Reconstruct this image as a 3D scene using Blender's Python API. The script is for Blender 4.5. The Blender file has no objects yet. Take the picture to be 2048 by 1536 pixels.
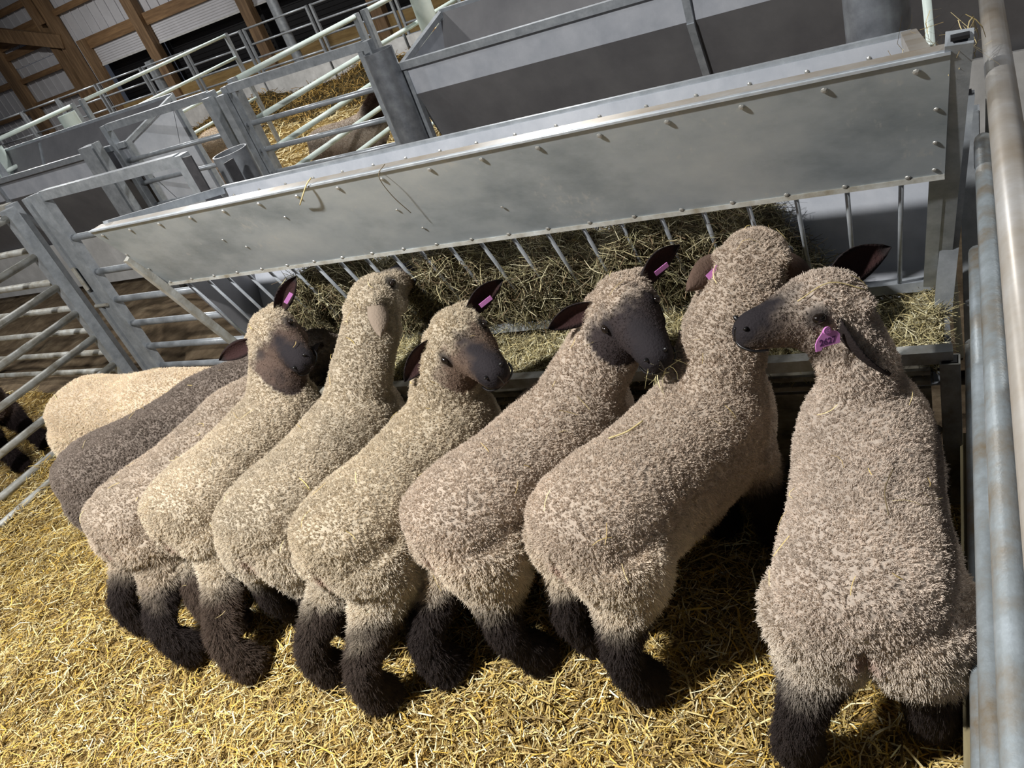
import bpy, bmesh, math, random
import numpy as np
from mathutils import Vector, Matrix

random.seed(7)
rng = np.random.default_rng(7)
S = bpy.context.scene
COL = S.collection

# ------------------------------------------------------------------ camera
cam_d = bpy.data.cameras.new('camera')
cam_d.sensor_fit = 'HORIZONTAL'
cam_d.sensor_width = 36.0
cam_d.lens = 36.0 * 1540.0 / 2048.0
cam_d.clip_start = 0.02
cam = bpy.data.objects.new('camera', cam_d)
COL.objects.link(cam)
R3 = Matrix(((0.8601594, 0.0200766, 0.5096300),
             (0.3935569, 0.6094371, -0.6882582),
             (-0.3244053, 0.7925802, 0.5163118)))
cam.matrix_world = Matrix.Translation((0, 0, 1.7)) @ R3.to_4x4()
S.camera = cam

# ------------------------------------------------------------------ world, lamps, exposure
world = bpy.data.worlds.new('night')
S.world = world
world.use_nodes = True
world.node_tree.nodes['Background'].inputs[0].default_value = (0.55, 0.62, 0.8, 1)
world.node_tree.nodes['Background'].inputs[1].default_value = 0.06
S.view_settings.view_transform = 'Standard'
S.view_settings.look = 'None'
S.view_settings.exposure = 0.0
S.view_settings.gamma = 1.0
S.view_settings.use_curve_mapping = False
S.cycles.max_bounces = 5
S.cycles.diffuse_bounces = 3
S.cycles.glossy_bounces = 3
S.cycles.transmission_bounces = 2
S.cycles.caustics_reflective = False
S.cycles.caustics_refractive = False
S.cycles_curves.shape = 'RIBBONS'
S.cycles_curves.subdivisions = 2


def lamp(name, loc, power, size, color=(1.0, 0.98, 0.95)):
    d = bpy.data.lights.new(name, 'AREA')
    d.shape = 'DISK'
    d.size = size
    d.energy = power
    d.color = color
    o = bpy.data.objects.new(name, d)
    o.location = loc
    COL.objects.link(o)
    return o


LAMPS = [((-1.95, -.05, 3.17), 215, 0.14), ((-6.2, 1.0, 3.9), 80, 0.3), ((-3.2, 6.4, 3.9), 170, 0.3), ((-8.2, 7.0, 3.9), 230, 0.3),
         ((-15.0, 9.2, 4.0), 170, 0.3), ((1.6, 3.6, 3.9), 60, 0.3)]
for lo, pw, sz in LAMPS:
    lamp('barn_lamp', lo, pw, sz)

# ------------------------------------------------------------------ helpers


def lin(c):
    c = [v / 255.0 for v in c[:3]]
    return tuple((v / 12.92 if v <= 0.04045 else ((v + 0.055) / 1.055) ** 2.4) for v in c) + (1.0,)


class MB:
    def __init__(self):
        self.v = []
        self.f = []

    def add(self, verts, faces):
        n = len(self.v)
        self.v.extend([tuple(p) for p in verts])
        self.f.extend([tuple(i + n for i in f) for f in faces])
        return self

    def box(self, c, s, rot=None):
        c = Vector(c)
        pts = []
        for z in (-.5, .5):
            for y in (-.5, .5):
                for x in (-.5, .5):
                    p = Vector((x * s[0], y * s[1], z * s[2]))
                    if rot is not None:
                        p = rot @ p
                    pts.append(p + c)
        return self.add(pts, [(0, 2, 3, 1), (4, 5, 7, 6), (0, 1, 5, 4), (2, 6, 7, 3), (0, 4, 6, 2), (1, 3, 7, 5)])

    def beam(self, p0, p1, w, h, up=(0, 0, 1)):
        p0, p1 = Vector(p0), Vector(p1)
        d = (p1 - p0)
        L = d.length
        d.normalize()
        u = Vector(up)
        if abs(u.dot(d)) > .98:
            u = Vector((0, 1, 0))
        s = d.cross(u).normalized()
        u = s.cross(d).normalized()
        m = Matrix((s, d, u)).transposed()
        return self.box((p0 + p1) / 2, (w, L, h), m)

    def tube(self, pts, r, n=10, caps=True):
        pts = [Vector(p) for p in pts]
        rr = r if isinstance(r, (list, tuple)) else [r] * len(pts)
        vs = []
        fs = []
        ref = Vector((0, 0, 1))
        d0 = (pts[1] - pts[0]).normalized()
        if abs(ref.dot(d0)) > .95:
            ref = Vector((1, 0, 0))
        for i, p in enumerate(pts):
            a = pts[max(i - 1, 0)]
            b = pts[min(i + 1, len(pts) - 1)]
            d = (b - a).normalized()
            s = d.cross(ref).normalized()
            u = s.cross(d)
            for k in range(n):
                t = 2 * math.pi * k / n
                vs.append(p + (s * math.cos(t) + u * math.sin(t)) * rr[i])
        for i in range(len(pts) - 1):
            for k in range(n):
                k2 = (k + 1) % n
                fs.append((i * n + k, i * n + k2, (i + 1) * n + k2, (i + 1) * n + k))
        if caps:
            fs.append(tuple(range(n))[::-1])
            fs.append(tuple((len(pts) - 1) * n + k for k in range(n)))
        return self.add(vs, fs)

    def quad(self, a, b, c, d, th=0.003):
        a, b, c, d = map(Vector, (a, b, c, d))
        n = (b - a).cross(d - a).normalized() * th
        return self.add([a, b, c, d, a - n, b - n, c - n, d - n],
                        [(0, 1, 2, 3), (7, 6, 5, 4), (0, 4, 5, 1), (1, 5, 6, 2), (2, 6, 7, 3), (3, 7, 4, 0)])

    def ellipsoid(self, c, axes, n=12, m=8):
        c = Vector(c)
        ax = [Vector(a) for a in axes]
        vs = [c + ax[2]]
        for i in range(1, m):
            ph = math.pi * i / m
            for k in range(n):
                t = 2 * math.pi * k / n
                vs.append(c + ax[0] * math.sin(ph) * math.cos(t) + ax[1] * math.sin(ph) * math.sin(t) + ax[2] * math.cos(ph))
        vs.append(c - ax[2])
        fs = []
        for k in range(n):
            fs.append((0, 1 + k, 1 + (k + 1) % n))
            for i in range(m - 2):
                a = 1 + i * n + k
                b = 1 + i * n + (k + 1) % n
                fs.append((a, a + n, b + n, b))
            fs.append((1 + (m - 2) * n + k, len(vs) - 1, 1 + (m - 2) * n + (k + 1) % n))
        return self.add(vs, fs)

    def mesh(self, name, off=(0, 0, 0), smooth=False):
        me = bpy.data.meshes.new(name)
        o = Vector(off)
        me.from_pydata([tuple(Vector(p) - o) for p in self.v], [], self.f)
        bm = bmesh.new()
        bm.from_mesh(me)
        bmesh.ops.recalc_face_normals(bm, faces=bm.faces)
        bm.to_mesh(me)
        bm.free()
        if smooth:
            me.polygons.foreach_set('use_smooth', [True] * len(me.polygons))
        me.update()
        return me


def wloc(o):
    v = Vector(o.location)
    while o.parent:
        o = o.parent
        v += Vector(o.location)
    return v


def obj(name, mb, mat, parent=None, smooth=False, loc=None, label=None):
    """One mesh object; mb is given in world coordinates (or around 0 when loc is given)."""
    if parent is None:
        base = Vector(loc) if loc is not None else sum((Vector(p) for p in mb.v), Vector()) / max(len(mb.v), 1)
    else:
        base = wloc(parent)
    me = mb.mesh(name, base, smooth)
    me.materials.append(mat)
    o = bpy.data.objects.new(name, me)
    COL.objects.link(o)
    if parent is None:
        o.location = base
    else:
        o.parent = parent
    if label:
        o['label'] = label
    return o


def obj_shared(name, me, loc, parent=None):
    o = bpy.data.objects.new(name, me)
    COL.objects.link(o)
    if parent is not None:
        o.parent = parent
        o.location = Vector(loc) - wloc(parent)
    else:
        o.location = loc
    return o


def thing(name, label, cat, loc, group=None):
    o = bpy.data.objects.new(name, None)
    o.empty_display_size = .1
    COL.objects.link(o)
    o.location = loc
    return tag(o, label, cat, group)


def tag(o, label, cat, group=None):
    o['label'] = label
    o['category'] = cat
    if group:
        o['group'] = group
    return o


def kind(o, k):
    o['kind'] = k
    return o


def smooth_angle(o, deg=40):
    o.data.polygons.foreach_set('use_smooth', [True] * len(o.data.polygons))
    try:
        o.data.set_sharp_from_angle(angle=math.radians(deg))
    except Exception:
        pass

# ------------------------------------------------------------------ materials


def new_mat(name):
    m = bpy.data.materials.new(name)
    m.use_nodes = True
    nt = m.node_tree
    b = nt.nodes['Principled BSDF']
    return m, nt, b


def ramp(nt, stops):
    r = nt.nodes.new('ShaderNodeValToRGB')
    e = r.color_ramp.elements
    while len(e) < len(stops):
        e.new(0.5)
    for i, (p, c) in enumerate(stops):
        e[i].position = p
        e[i].color = c
    return r


def noise_mat(name, c1, c2, scale=5, rough=.6, metal=0.0, bump=0.0, bscale=None, detail=6, stretch=None, spec=.5, c3=None):
    m, nt, b = new_mat(name)
    tc = nt.nodes.new('ShaderNodeTexCoord')
    mp = nt.nodes.new('ShaderNodeMapping')
    if stretch:
        mp.inputs['Scale'].default_value = stretch
    nt.links.new(tc.outputs['Object'], mp.inputs[0])
    n = nt.nodes.new('ShaderNodeTexNoise')
    n.inputs['Scale'].default_value = scale
    n.inputs['Detail'].default_value = detail
    n.inputs['Roughness'].default_value = .65
    nt.links.new(mp.outputs[0], n.inputs['Vector'])
    st = [(.3, lin(c1)), (.7, lin(c2))]
    if c3:
        st = [(.28, lin(c1)), (.55, lin(c2)), (.72, lin(c3))]
    r = ramp(nt, st)
    nt.links.new(n.outputs['Fac'], r.inputs[0])
    nt.links.new(r.outputs[0], b.inputs['Base Color'])
    b.inputs['Roughness'].default_value = rough
    b.inputs['Metallic'].default_value = metal
    b.inputs['Specular IOR Level'].default_value = spec
    if bump:
        n2 = nt.nodes.new('ShaderNodeTexNoise')
        n2.inputs['Scale'].default_value = bscale or scale * 4
        n2.inputs['Detail'].default_value = 5
        nt.links.new(mp.outputs[0], n2.inputs['Vector'])
        bp = nt.nodes.new('ShaderNodeBump')
        bp.inputs['Strength'].default_value = bump
        bp.inputs['Distance'].default_value = .01
        nt.links.new(n2.outputs['Fac'], bp.inputs['Height'])
        nt.links.new(bp.outputs[0], b.inputs['Normal'])
    return m


def attr_mat(name, attr='Col', rough=.8, spec=.2, bump=0, bscale=300, sheen=0.0):
    m, nt, b = new_mat(name)
    a = nt.nodes.new('ShaderNodeAttribute')
    a.attribute_name = attr
    nt.links.new(a.outputs['Color'], b.inputs['Base Color'])
    b.inputs['Roughness'].default_value = rough
    b.inputs['Specular IOR Level'].default_value = spec
    if bump:
        tc = nt.nodes.new('ShaderNodeTexCoord')
        n2 = nt.nodes.new('ShaderNodeTexNoise')
        n2.inputs['Scale'].default_value = bscale
        n2.inputs['Detail'].default_value = 3
        nt.links.new(tc.outputs['Object'], n2.inputs['Vector'])
        bp = nt.nodes.new('ShaderNodeBump')
        bp.inputs['Strength'].default_value = bump
        bp.inputs['Distance'].default_value = .006
        nt.links.new(n2.outputs['Fac'], bp.inputs['Height'])
        nt.links.new(bp.outputs[0], b.inputs['Normal'])
    return m


def sheet_mat():
    """Galvanised sheet: grey with darker grease clouds, pale scuffs and fine scratches."""
    m, nt, b = new_mat('galvanised_sheet')
    tc = nt.nodes.new('ShaderNodeTexCoord')

    def nz(scale, stretch, detail=6):
        mp = nt.nodes.new('ShaderNodeMapping')
        mp.inputs['Scale'].default_value = stretch
        nt.links.new(tc.outputs['Object'], mp.inputs[0])
        n = nt.nodes.new('ShaderNodeTexNoise')
        n.inputs['Scale'].default_value = scale
        n.inputs['Detail'].default_value = detail
        n.inputs['Roughness'].default_value = .62
        nt.links.new(mp.outputs[0], n.inputs['Vector'])
        return n
    a = nz(2.6, (1, 1, 1.6))
    r1 = ramp(nt, [(.32, lin((142, 152, 159))), (.50, lin((178, 187, 193))), (.68, lin((198, 205, 208)))])
    nt.links.new(a.outputs['Fac'], r1.inputs[0])
    # pale scuffs: fine noise gated by a coarse one
    g = nz(4.5, (1, 1, 1), 3)
    f = nz(60, (1, 1, .35), 4)
    mul = nt.nodes.new('ShaderNodeMath')
    mul.operation = 'MULTIPLY'
    nt.links.new(g.outputs['Fac'], mul.inputs[0])
    nt.links.new(f.outputs['Fac'], mul.inputs[1])
    r2 = ramp(nt, [(.325, (0, 0, 0, 1)), (.42, (1, 1, 1, 1))])
    nt.links.new(mul.outputs[0], r2.inputs[0])
    mx = nt.nodes.new('ShaderNodeMix')
    mx.data_type = 'RGBA'
    sc = nt.nodes.new('ShaderNodeMath')
    sc.operation = 'MULTIPLY'
    sc.inputs[1].default_value = .5
    nt.links.new(r2.outputs[0], sc.inputs[0])
    nt.links.new(sc.outputs[0], mx.inputs['Factor'])
    nt.links.new(r1.outputs[0], mx.inputs['A'])
    mx.inputs['B'].default_value = lin((208, 208, 204))
    nt.links.new(mx.outputs['Result'], b.inputs['Base Color'])
    b.inputs['Metallic'].default_value = .15
    rr = ramp(nt, [(.3, (.42, .42, .42, 1)), (.7, (.6, .6, .6, 1))])
    nt.links.new(f.outputs['Fac'], rr.inputs[0])
    nt.links.new(rr.outputs[0], b.inputs['Roughness'])
    return m


M = {}
M['galv'] = noise_mat('galvanised_tube', (148, 154, 160), (174, 180, 186), scale=22, rough=.38, metal=.4, bump=.05, bscale=160, c3=(190, 196, 200))
M['post'] = noise_mat('galvanised_post', (112, 116, 122), (142, 146, 152), scale=14, rough=.34, metal=.5, bump=.04, bscale=120, c3=(160, 166, 170))
M['galv_dirty'] = noise_mat('galvanised_dirty_tube', (134, 126, 108), (178, 178, 172), scale=14, rough=.5, metal=.2, bump=.1, bscale=120, c3=(198, 202, 200))
M['spangle'] = noise_mat('spangled_rusty_tube', (120, 100, 66), (140, 148, 152), scale=9, rough=.42, metal=.3, bump=.1, bscale=220, c3=(164, 174, 182))
M['tube_tan'] = noise_mat('galvanised_dusty_tube', (146, 132, 112), (172, 168, 162), scale=5, rough=.36, metal=.35, c3=(190, 192, 194))
M['sheet'] = sheet_mat()
M['sheet_in'] = noise_mat('inner_sheet', (176, 182, 192), (206, 210, 218), scale=6, rough=.45, metal=.15)
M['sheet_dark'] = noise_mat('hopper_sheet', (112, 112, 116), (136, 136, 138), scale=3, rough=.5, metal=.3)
M['dark_steel'] = noise_mat('dark_steel', (66, 66, 70), (92, 92, 96), scale=18, rough=.5, metal=.4)
M['paint'] = noise_mat('pale_painted_tube', (196, 214, 208), (226, 236, 230), scale=8, rough=.45)
M['rivet'] = noise_mat('rivet_steel', (170, 170, 165), (215, 214, 208), scale=60, rough=.3, metal=.6)
M['white_board'] = noise_mat('white_plastic_board', (188, 188, 186), (226, 226, 224), scale=5, rough=.55, bump=.05)
M['dirty_board'] = noise_mat('mud_spattered_board', (52, 36, 22), (150, 144, 128), scale=9, rough=.7, bump=.1, c3=(176, 172, 158), stretch=(1, 1, 2))
M['wood'] = noise_mat('pine_timber', (100, 78, 56), (134, 108, 80), scale=3, rough=.7, stretch=(6, 6, .6), bump=.1, c3=(164, 134, 100))
M['wood_h'] = noise_mat('pine_girt', (106, 80, 54), (140, 110, 78), scale=3, rough=.7, stretch=(.6, 6, 6), bump=.1, c3=(164, 130, 92))
M['wood_green'] = noise_mat('treated_plank', (112, 88, 52), (150, 124, 78), scale=3, rough=.75, stretch=(.6, 6, 6), c3=(162, 140, 96))
M['wood_pale'] = noise_mat('pale_cut_wood', (196, 150, 92), (232, 196, 140), scale=5, rough=.7, stretch=(4, 4, 1))
M['plank_grey'] = noise_mat('grey_plank', (110, 98, 70), (168, 156, 120), scale=4, rough=.8, stretch=(6, .7, 6))
M['metal_wall'] = noise_mat('white_wall_metal', (196, 196, 200), (216, 216, 220), scale=2, rough=.5)
M['roof'] = noise_mat('dark_roof_metal', (24, 24, 28), (44, 44, 50), scale=2, rough=.25, metal=.7)
M['black'] = noise_mat('black_curtain_and_hollow', (8, 8, 10), (18, 18, 22), scale=3, rough=.5)
M['rubber'] = noise_mat('black_grip', (14, 14, 16), (30, 30, 32), scale=20, rough=.6)
M['fibre'] = noise_mat('white_fibreglass', (206, 222, 216), (230, 240, 236), scale=8, rough=.35)
M['dirt'] = noise_mat('trodden_earth', (66, 55, 43), (112, 97, 78), scale=7, rough=.95, bump=1.0, bscale=26, c3=(140, 126, 104), detail=9, spec=.1)
M['bed'] = noise_mat('straw_litter', (66, 52, 28), (132, 108, 62), scale=40, rough=.95, bump=.6, bscale=120, c3=(190, 160, 90), spec=.1)
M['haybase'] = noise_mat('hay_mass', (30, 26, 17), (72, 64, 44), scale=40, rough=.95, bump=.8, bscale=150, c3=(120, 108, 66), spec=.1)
M['straw'] = attr_mat('straw_stalks', rough=.6, spec=.35)
M['hay'] = attr_mat('hay_stalks', rough=.75, spec=.2)
M['skin'] = attr_mat('sheep_skin', rough=.85, spec=.15, bump=.5, bscale=160)
M['wool'] = attr_mat('sheep_wool', rough=.75, spec=.12)
M['eye'] = noise_mat('sheep_eye', (18, 14, 12), (34, 26, 20), scale=30, rough=.12)
M['nose'] = noise_mat('sheep_nose', (10, 9, 10), (20, 17, 18), scale=40, rough=.35)
M['tag'] = noise_mat('pink_tag_plastic', (206, 128, 200), (224, 148, 216), scale=8, rough=.4)
M['ink'] = noise_mat('tag_ink', (70, 30, 80), (96, 50, 104), scale=8, rough=.5)
M['lamp_shell'] = noise_mat('lamp_housing', (120, 120, 122), (150, 150, 152), scale=6, rough=.5)

# ------------------------------------------------------------------ raw mesh from arrays


def array_mesh(name, V, F, color=None, mat=None):
    """V (n,3), F (m,4) quads, color (n,3) linear."""
    me = bpy.data.meshes.new(name)
    n, m = len(V), len(F)
    me.vertices.add(n)
    me.vertices.foreach_set('co', np.ascontiguousarray(V, dtype=np.float32).ravel())
    k = F.shape[1]
    me.loops.add(m * k)
    me.loops.foreach_set('vertex_index', np.ascontiguousarray(F, dtype=np.int32).ravel())
    me.polygons.add(m)
    me.polygons.foreach_set('loop_start', np.arange(0, m * k, k, dtype=np.int32))
    me.update(calc_edges=True)
    if color is not None:
        at = me.color_attributes.new('Col', 'FLOAT_COLOR', 'POINT')
        c = np.ones((n, 4), np.float32)
        c[:, :3] = color
        at.data.foreach_set('color', c.ravel())
    if mat:
        me.materials.append(mat)
    return me


def strands_mesh(name, P, D, L, W, C, mat, droop=0.15, seg=2, curl=0.1, flat=0.5):
    """Ribbon strands. P centre (n,3), D unit direction, L length, W width, C colour (linear)."""
    n = len(P)
    up = np.tile(np.array([0, 0, 1.0]), (n, 1)) + rng.normal(0, flat, (n, 3))
    side = np.cross(D, up)
    side /= np.linalg.norm(side, axis=1)[:, None] + 1e-9
    bend = rng.normal(0, 1, (n, 3))
    bend -= (bend * D).sum(1)[:, None] * D
    ts = np.linspace(-.5, .5, seg + 1)
    V = np.zeros((n, seg + 1, 2, 3))
    for i, t in enumerate(ts):
        c = P + D * (L * t)[:, None] + bend * (curl * L * (t * t * 4 - .5))[:, None]
        c[:, 2] -= droop * L * (t * t)
        w = W * (1.0 if abs(t) < .5 else .75)
        V[:, i, 0] = c - side * (w / 2)[:, None]
        V[:, i, 1] = c + side * (w / 2)[:, None]
    V = V.reshape(-1, 3)
    base = (np.arange(n) * (seg + 1) * 2)[:, None]
    F = []
    for i in range(seg):
        F.append(base + np.array([[2 * i, 2 * i + 1, 2 * i + 3, 2 * i + 2]]))
    F = np.concatenate(F, 0)
    Cv = np.repeat(C, (seg + 1) * 2, axis=0)
    return array_mesh(name, V, F, Cv, mat)


def palette(n, cols, jitter=.12):
    cs = np.array([lin(c)[:3] for c in cols])
    k = rng.integers(0, len(cols), n)
    return np.clip(cs[k] * (1 + rng.normal(0, jitter, (n, 1))), 0.002, 1)


def flat_dirs(n, tilt=.2):
    a = rng.uniform(0, 2 * np.pi, n)
    z = rng.normal(0, tilt, n)
    D = np.stack([np.cos(a), np.sin(a), z], 1)
    return D / np.linalg.norm(D, axis=1)[:, None]


STRAW = [(216, 192, 124), (232, 214, 158), (200, 174, 102), (242, 230, 190), (172, 146, 84), (212, 174, 80), (126, 104, 62), (192, 170, 112), (150, 126, 78), (206, 178, 96)]
STRAW_FAR = [(212, 196, 146), (226, 211, 166), (190, 171, 120), (158, 138, 94)]
HAY = [(150, 140, 108), (178, 168, 130), (112, 106, 76), (204, 196, 164), (88, 80, 58), (132, 128, 96), (124, 104, 80), (70, 62, 46)]


def bed_height(x, y):
    h = .027 * np.sin(x * 5.1 + 1.3 * np.sin(y * 4.3)) * np.sin(y * 6.2 + .7) + .012 * np.sin(x * 11.7 + 2.1) * np.sin(y * 13.1 + x * 3)
    h += .008 * np.sin(x * 23 + y * 17) * np.sin(y * 29 - x * 11)
    return h

# ------------------------------------------------------------------ setting: floor, beds


def grid_obj(name, x0, x1, y0, y1, nx, ny, hf, mat):
    xs = np.linspace(x0, x1, nx)
    ys = np.linspace(y0, y1, ny)
    X, Y = np.meshgrid(xs, ys)
    Z = hf(X, Y)
    V = np.stack([X, Y, Z], -1).reshape(-1, 3)
    i = np.arange(ny - 1)[:, None] * nx + np.arange(nx - 1)[None, :]
    i = i.ravel()
    F = np.stack([i, i + 1, i + nx + 1, i + nx], 1)
    me = array_mesh(name, V, F, None, mat)
    me.polygons.foreach_set('use_smooth', [True] * len(me.polygons))
    o = bpy.data.objects.new(name, me)
    COL.objects.link(o)
    return o


floor = grid_obj('floor', -26, 8, -4, 14, 60, 40, lambda x, y: -.06 + .012 * np.sin(x * 2.1) * np.sin(y * 1.7), M['dirt'])
kind(floor, 'structure')
dirt = grid_obj('alley_floor', -9.0, 2.0, 2.3, 3.85, 160, 40,
                lambda x, y: -.03 + .022 * np.sin(x * 3.1 + 2 * np.sin(y * 2.2)) * np.sin(y * 7 + x) + .01 * np.sin(x * 13 + y * 9), M['dirt'])
kind(dirt, 'structure')


def straw_bed(name, label, x0, x1, y0, y1, n, lr, wr, cols, zoff=0.0, res=60, hscale=1.0):
    bed = grid_obj(name, x0, x1, y0, y1, res, res, lambda x, y: zoff - .012 + hscale * bed_height(x, y), M['bed'])
    tag(bed, label, 'straw')
    kind(bed, 'stuff')
    x = rng.uniform(x0, x1, n)
    y = rng.uniform(y0, y1, n)
    pick = rng.uniform(0, 1, n)
    L = np.where(pick < .5, rng.uniform(.35, .8, n), np.where(pick < .94, rng.uniform(.8, 1.5, n), rng.uniform(1.6, 2.8, n))) * (lr[0] + lr[1]) / 2
    z = zoff + hscale * bed_height(x, y) - .004 + np.abs(rng.normal(0, .012, n))
    P = np.stack([x, y, z], 1)
    me = strands_mesh(name + '_stalks', P, flat_dirs(n, .2), L, rng.uniform(*wr, n) * np.where(pick > .9, 1.25, 1), palette(n, cols, .2), M['straw'])
    o = bpy.data.objects.new('straw_stalks', me)
    COL.objects.link(o)
    o.parent = bed
    kind(o, 'stuff')
    return bed


straw_bed('straw_bedding', 'deep golden straw covering the floor of the pen the sheep stand in', -4.35, .02, -.75, 1.74, 112000, (.02, .084), (.0013, .0042), STRAW, res=120)

straw_bed('straw_bedding', 'straw in the neighbouring pen beyond the left dividing gate', -6.2, -4.36, .3, 2.3, 12000, (.02, .07), (.002, .004), STRAW, res=50)

# ------------------------------------------------------------------ feeders
X0, X1 = -2.70, -0.035


def lerp(a, b, t):
    return a + (b - a) * t


def bolt_mesh(r=.0055, h=.0034):
    mb = MB()
    mb.tube([(0, 0, 0), (0, 0, h * .5), (0, 0, h)], [r, r * .9, r * .45], n=8)
    me = mb.mesh('rivet')
    me.materials.append(M['rivet'])
    return me


RIV = bolt_mesh()


def rivet(parent, p, n, scale=1.0):
    o = obj_shared('rivet', RIV, p, parent)
    o.rotation_euler = Vector(n).to_track_quat('Z', 'Y').to_euler()
    o.scale = (scale,) * 3
    return o


def feeder_front():
    t = thing('hay_feeder', 'galvanised hay feeder with riveted front panel that the row of sheep eats from', 'feeder', (-1.35, 1.95, 0))
    # key lines (left end, right end)
    TL, TR = Vector((X0, 1.635, 1.20)), Vector((X1 + .02, 1.635, 1.20))       # panel top front edge
    BL, BR = Vector((X0, 1.80, .885)), Vector((X1, 1.80, .89))            # panel bottom
    KL, KR = Vector((X0, 1.95, .44)), Vector((X1 - .04, 2.07, .46))         # rack bottom
    WL, WR = Vector((X0 + .03, 2.235, 1.075)), Vector((X1 - .07, 2.235, 1.075))  # back wall top
    obj('front_panel', MB().quad(TL, BL, BR, TR, .004), M['sheet'], t)
    nrm = (BL - TL).cross(TR - TL).normalized()
    if nrm.y > 0:
        nrm = -nrm
    # top square tube behind the panel's top edge
    obj('top_rail', MB().beam(TL + Vector((0, .036, -.012)), TR + Vector((0, .036, -.012)), .042, .024), M['tube_tan'], t)
    obj('panel_lip', MB().beam(TL + Vector((0, .0075, -.0015)), TR + Vector((0, .0075, -.0015)), .019, .005), M['galv'], t)
    obj('panel_bottom_lip', MB().beam(BL + nrm * .003, BR + nrm * .003, .006, .012), M['galv_dirty'], t)
    # rivets along the panel
    n = 17
    for i in range(n):
        s = (i + .25) / (n - .4)
        p = TL.lerp(TR, s) + (BL - TL) * .085
        rivet(t, p + nrm * .001, nrm, 1.3)
    n = 21
    for i in range(n):
        s = (i + .15) / (n - .3)
        p = BL.lerp(BR, s) + (TL - BL) * .03
        rivet(t, p + nrm * .001, nrm, 1.15)
    for s in (.42, .7):
        rivet(t, TL.lerp(BL, s) + Vector((.012, 0, 0)) + nrm * .001, nrm, .9)
    for s in (.4, .68, .93):
        rivet(t, TR.lerp(BR, s) + Vector((-.02, 0, 0)) + nrm * .001, nrm)
    for fx, fz in ((.2, .45), (.222, .6), (.48, .45), (.49, .72), (.6, .62), (.33, .3)):
        rivet(t, TL.lerp(TR, fx) + (BL - TL) * fz + nrm * .001, nrm, .8)
    # end frames: sloping angle following panel and rack
    for side, (a, b, c) in ((-1, (TL, BL, KL)), (1, (TR, BR, KR))):
        sx = Vector((side * .014, 0, 0))
        if side < 0:
            obj('end_frame', MB().beam(a.lerp(b, .48) + sx, c + sx + (c - b) * .03, .024, .03, up=(0, 1, 0)), M['galv_dirty'], t)
        else:
            obj('end_frame', MB().beam(a + sx + Vector((0, .01, .02)), c + sx + (c - b) * .1, .045, .035, up=(0, 1, 0)), M['galv'], t)
            obj('end_frame', MB().beam(b + Vector((-.012, .01, .03)), c + Vector((-.012, .01, -.02)), .03, .03, up=(0, 1, 0)), M['galv'], t)
    # rack bars and bottom bar
    nb = 23
    for i in range(nb):
        s = (i + .75) / (nb + .5)
        p0 = BL.lerp(BR, s) + Vector((0, .012, -.002))
        p1 = KL.lerp(KR, s) + Vector((0, .0, .0))
        obj('rack_bar', MB().tube([p0, p1], .0058, 8), M['galv'], t, smooth=True)
    obj('rack_bottom_rail', MB().beam(KL, KR, .032, .03), M['galv'], t)
    # back wall: upper strip, then hopper sheet sloping in under the hay
    obj('back_strip', MB().quad(WL, WL + Vector((0, 0, -.15)), WR + Vector((0, 0, -.15)), WR, .004), M['sheet_in'], t)
    obj('back_top_rail', MB().beam(WL + Vector((0, .012, .004)), WR + Vector((0, .012, .004)), .014, .016), M['galv'], t)
    hl, hr = Vector((WL.x, 2.06, .40)), Vector((WR.x + .05, 2.13, .40))
    obj('hopper_sheet', MB().quad(WL + Vector((0, 0, -.15)), hl, hr, WR + Vector((.05, 0, -.15)), .004), M['sheet_in'], t)
    for i in range(17):
        s = (i + .35) / 17
        rivet(t, WL.lerp(WR, s) + Vector((0, -.001, -.032)), (0, -1, 0), 1.2)
    # ends of the hopper
    e = MB()
    e.add([WL + Vector((0, -.02, 0)), WL + Vector((0, 0, -.15)), hl, KL + Vector((.03, .02, .02)), BL + Vector((.03, .03, 0)), TL + Vector((.03, .45, -.13))],
          [(0, 1, 2, 3, 4, 5)])
    obj('end_plate', e, M['sheet_dark'], t)
    obj('end_top_rail', MB().beam(TL + Vector((.04, .05, -.005)), WL + Vector((.01, -.01, .0)), .03, .03), M['galv'], t)
    obj('end_top_rail', MB().beam(TR + Vector((-.05, .05, -.014)), WR + Vector((-.005, 0, 0)), .035, .03), M['tube_tan'], t)
    # right corner: square tube posts, tops capped black for the shade inside
    obj('tube_hollow_shade', MB().box((X1 + .035, 1.640, 1.2225), (.03, .022, .006)), M['black'], t)
    obj('tube_hollow_shade', MB().box((X1 + .04, 2.0, .992), (.03, .03, .003)), M['black'], t)
    obj('end_frame', MB().beam((X1 + .04, 2.0, .99), (X1 - .02, 1.98, .42), .042, .042, up=(0, 1, 0)), M['galv'], t)
    obj('tube_hollow_shade', MB().box((X1 - .002, 1.725, .4505), (.032, .032, .003)), M['black'], t)
    for (px, py, zt, w) in ((X1 + .012, 1.76, 1.2, 0), (X1 + .05, 2.14, .9, .04)):
        if w:
            sq = MB()
            hw = w / 2
            for dx, dy, sx, sy in ((-hw, 0, .004, w), (hw, 0, .004, w), (0, -hw, w, .004), (0, hw, w, .004)):
                sq.box((px + dx, py + dy, zt / 2), (sx, sy, zt))
            obj('corner_post', sq, M['galv'], t)
    # trough
    FL, FR = Vector((X0 + .05, 1.60, .455)), Vector((X1 + .005, 1.735, .46))
    obj('trough_rim', MB().beam(FL, FR, .035, .035), M['galv_dirty'], t)
    obj('trough_floor', MB().quad(FL + Vector((0, 0, -.09)), FR + Vector((0, 0, -.09)), KR + Vector((.03, .08, -.08)), KL + Vector((0, .08, -.08)), .005), M['sheet_in'], t)
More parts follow.
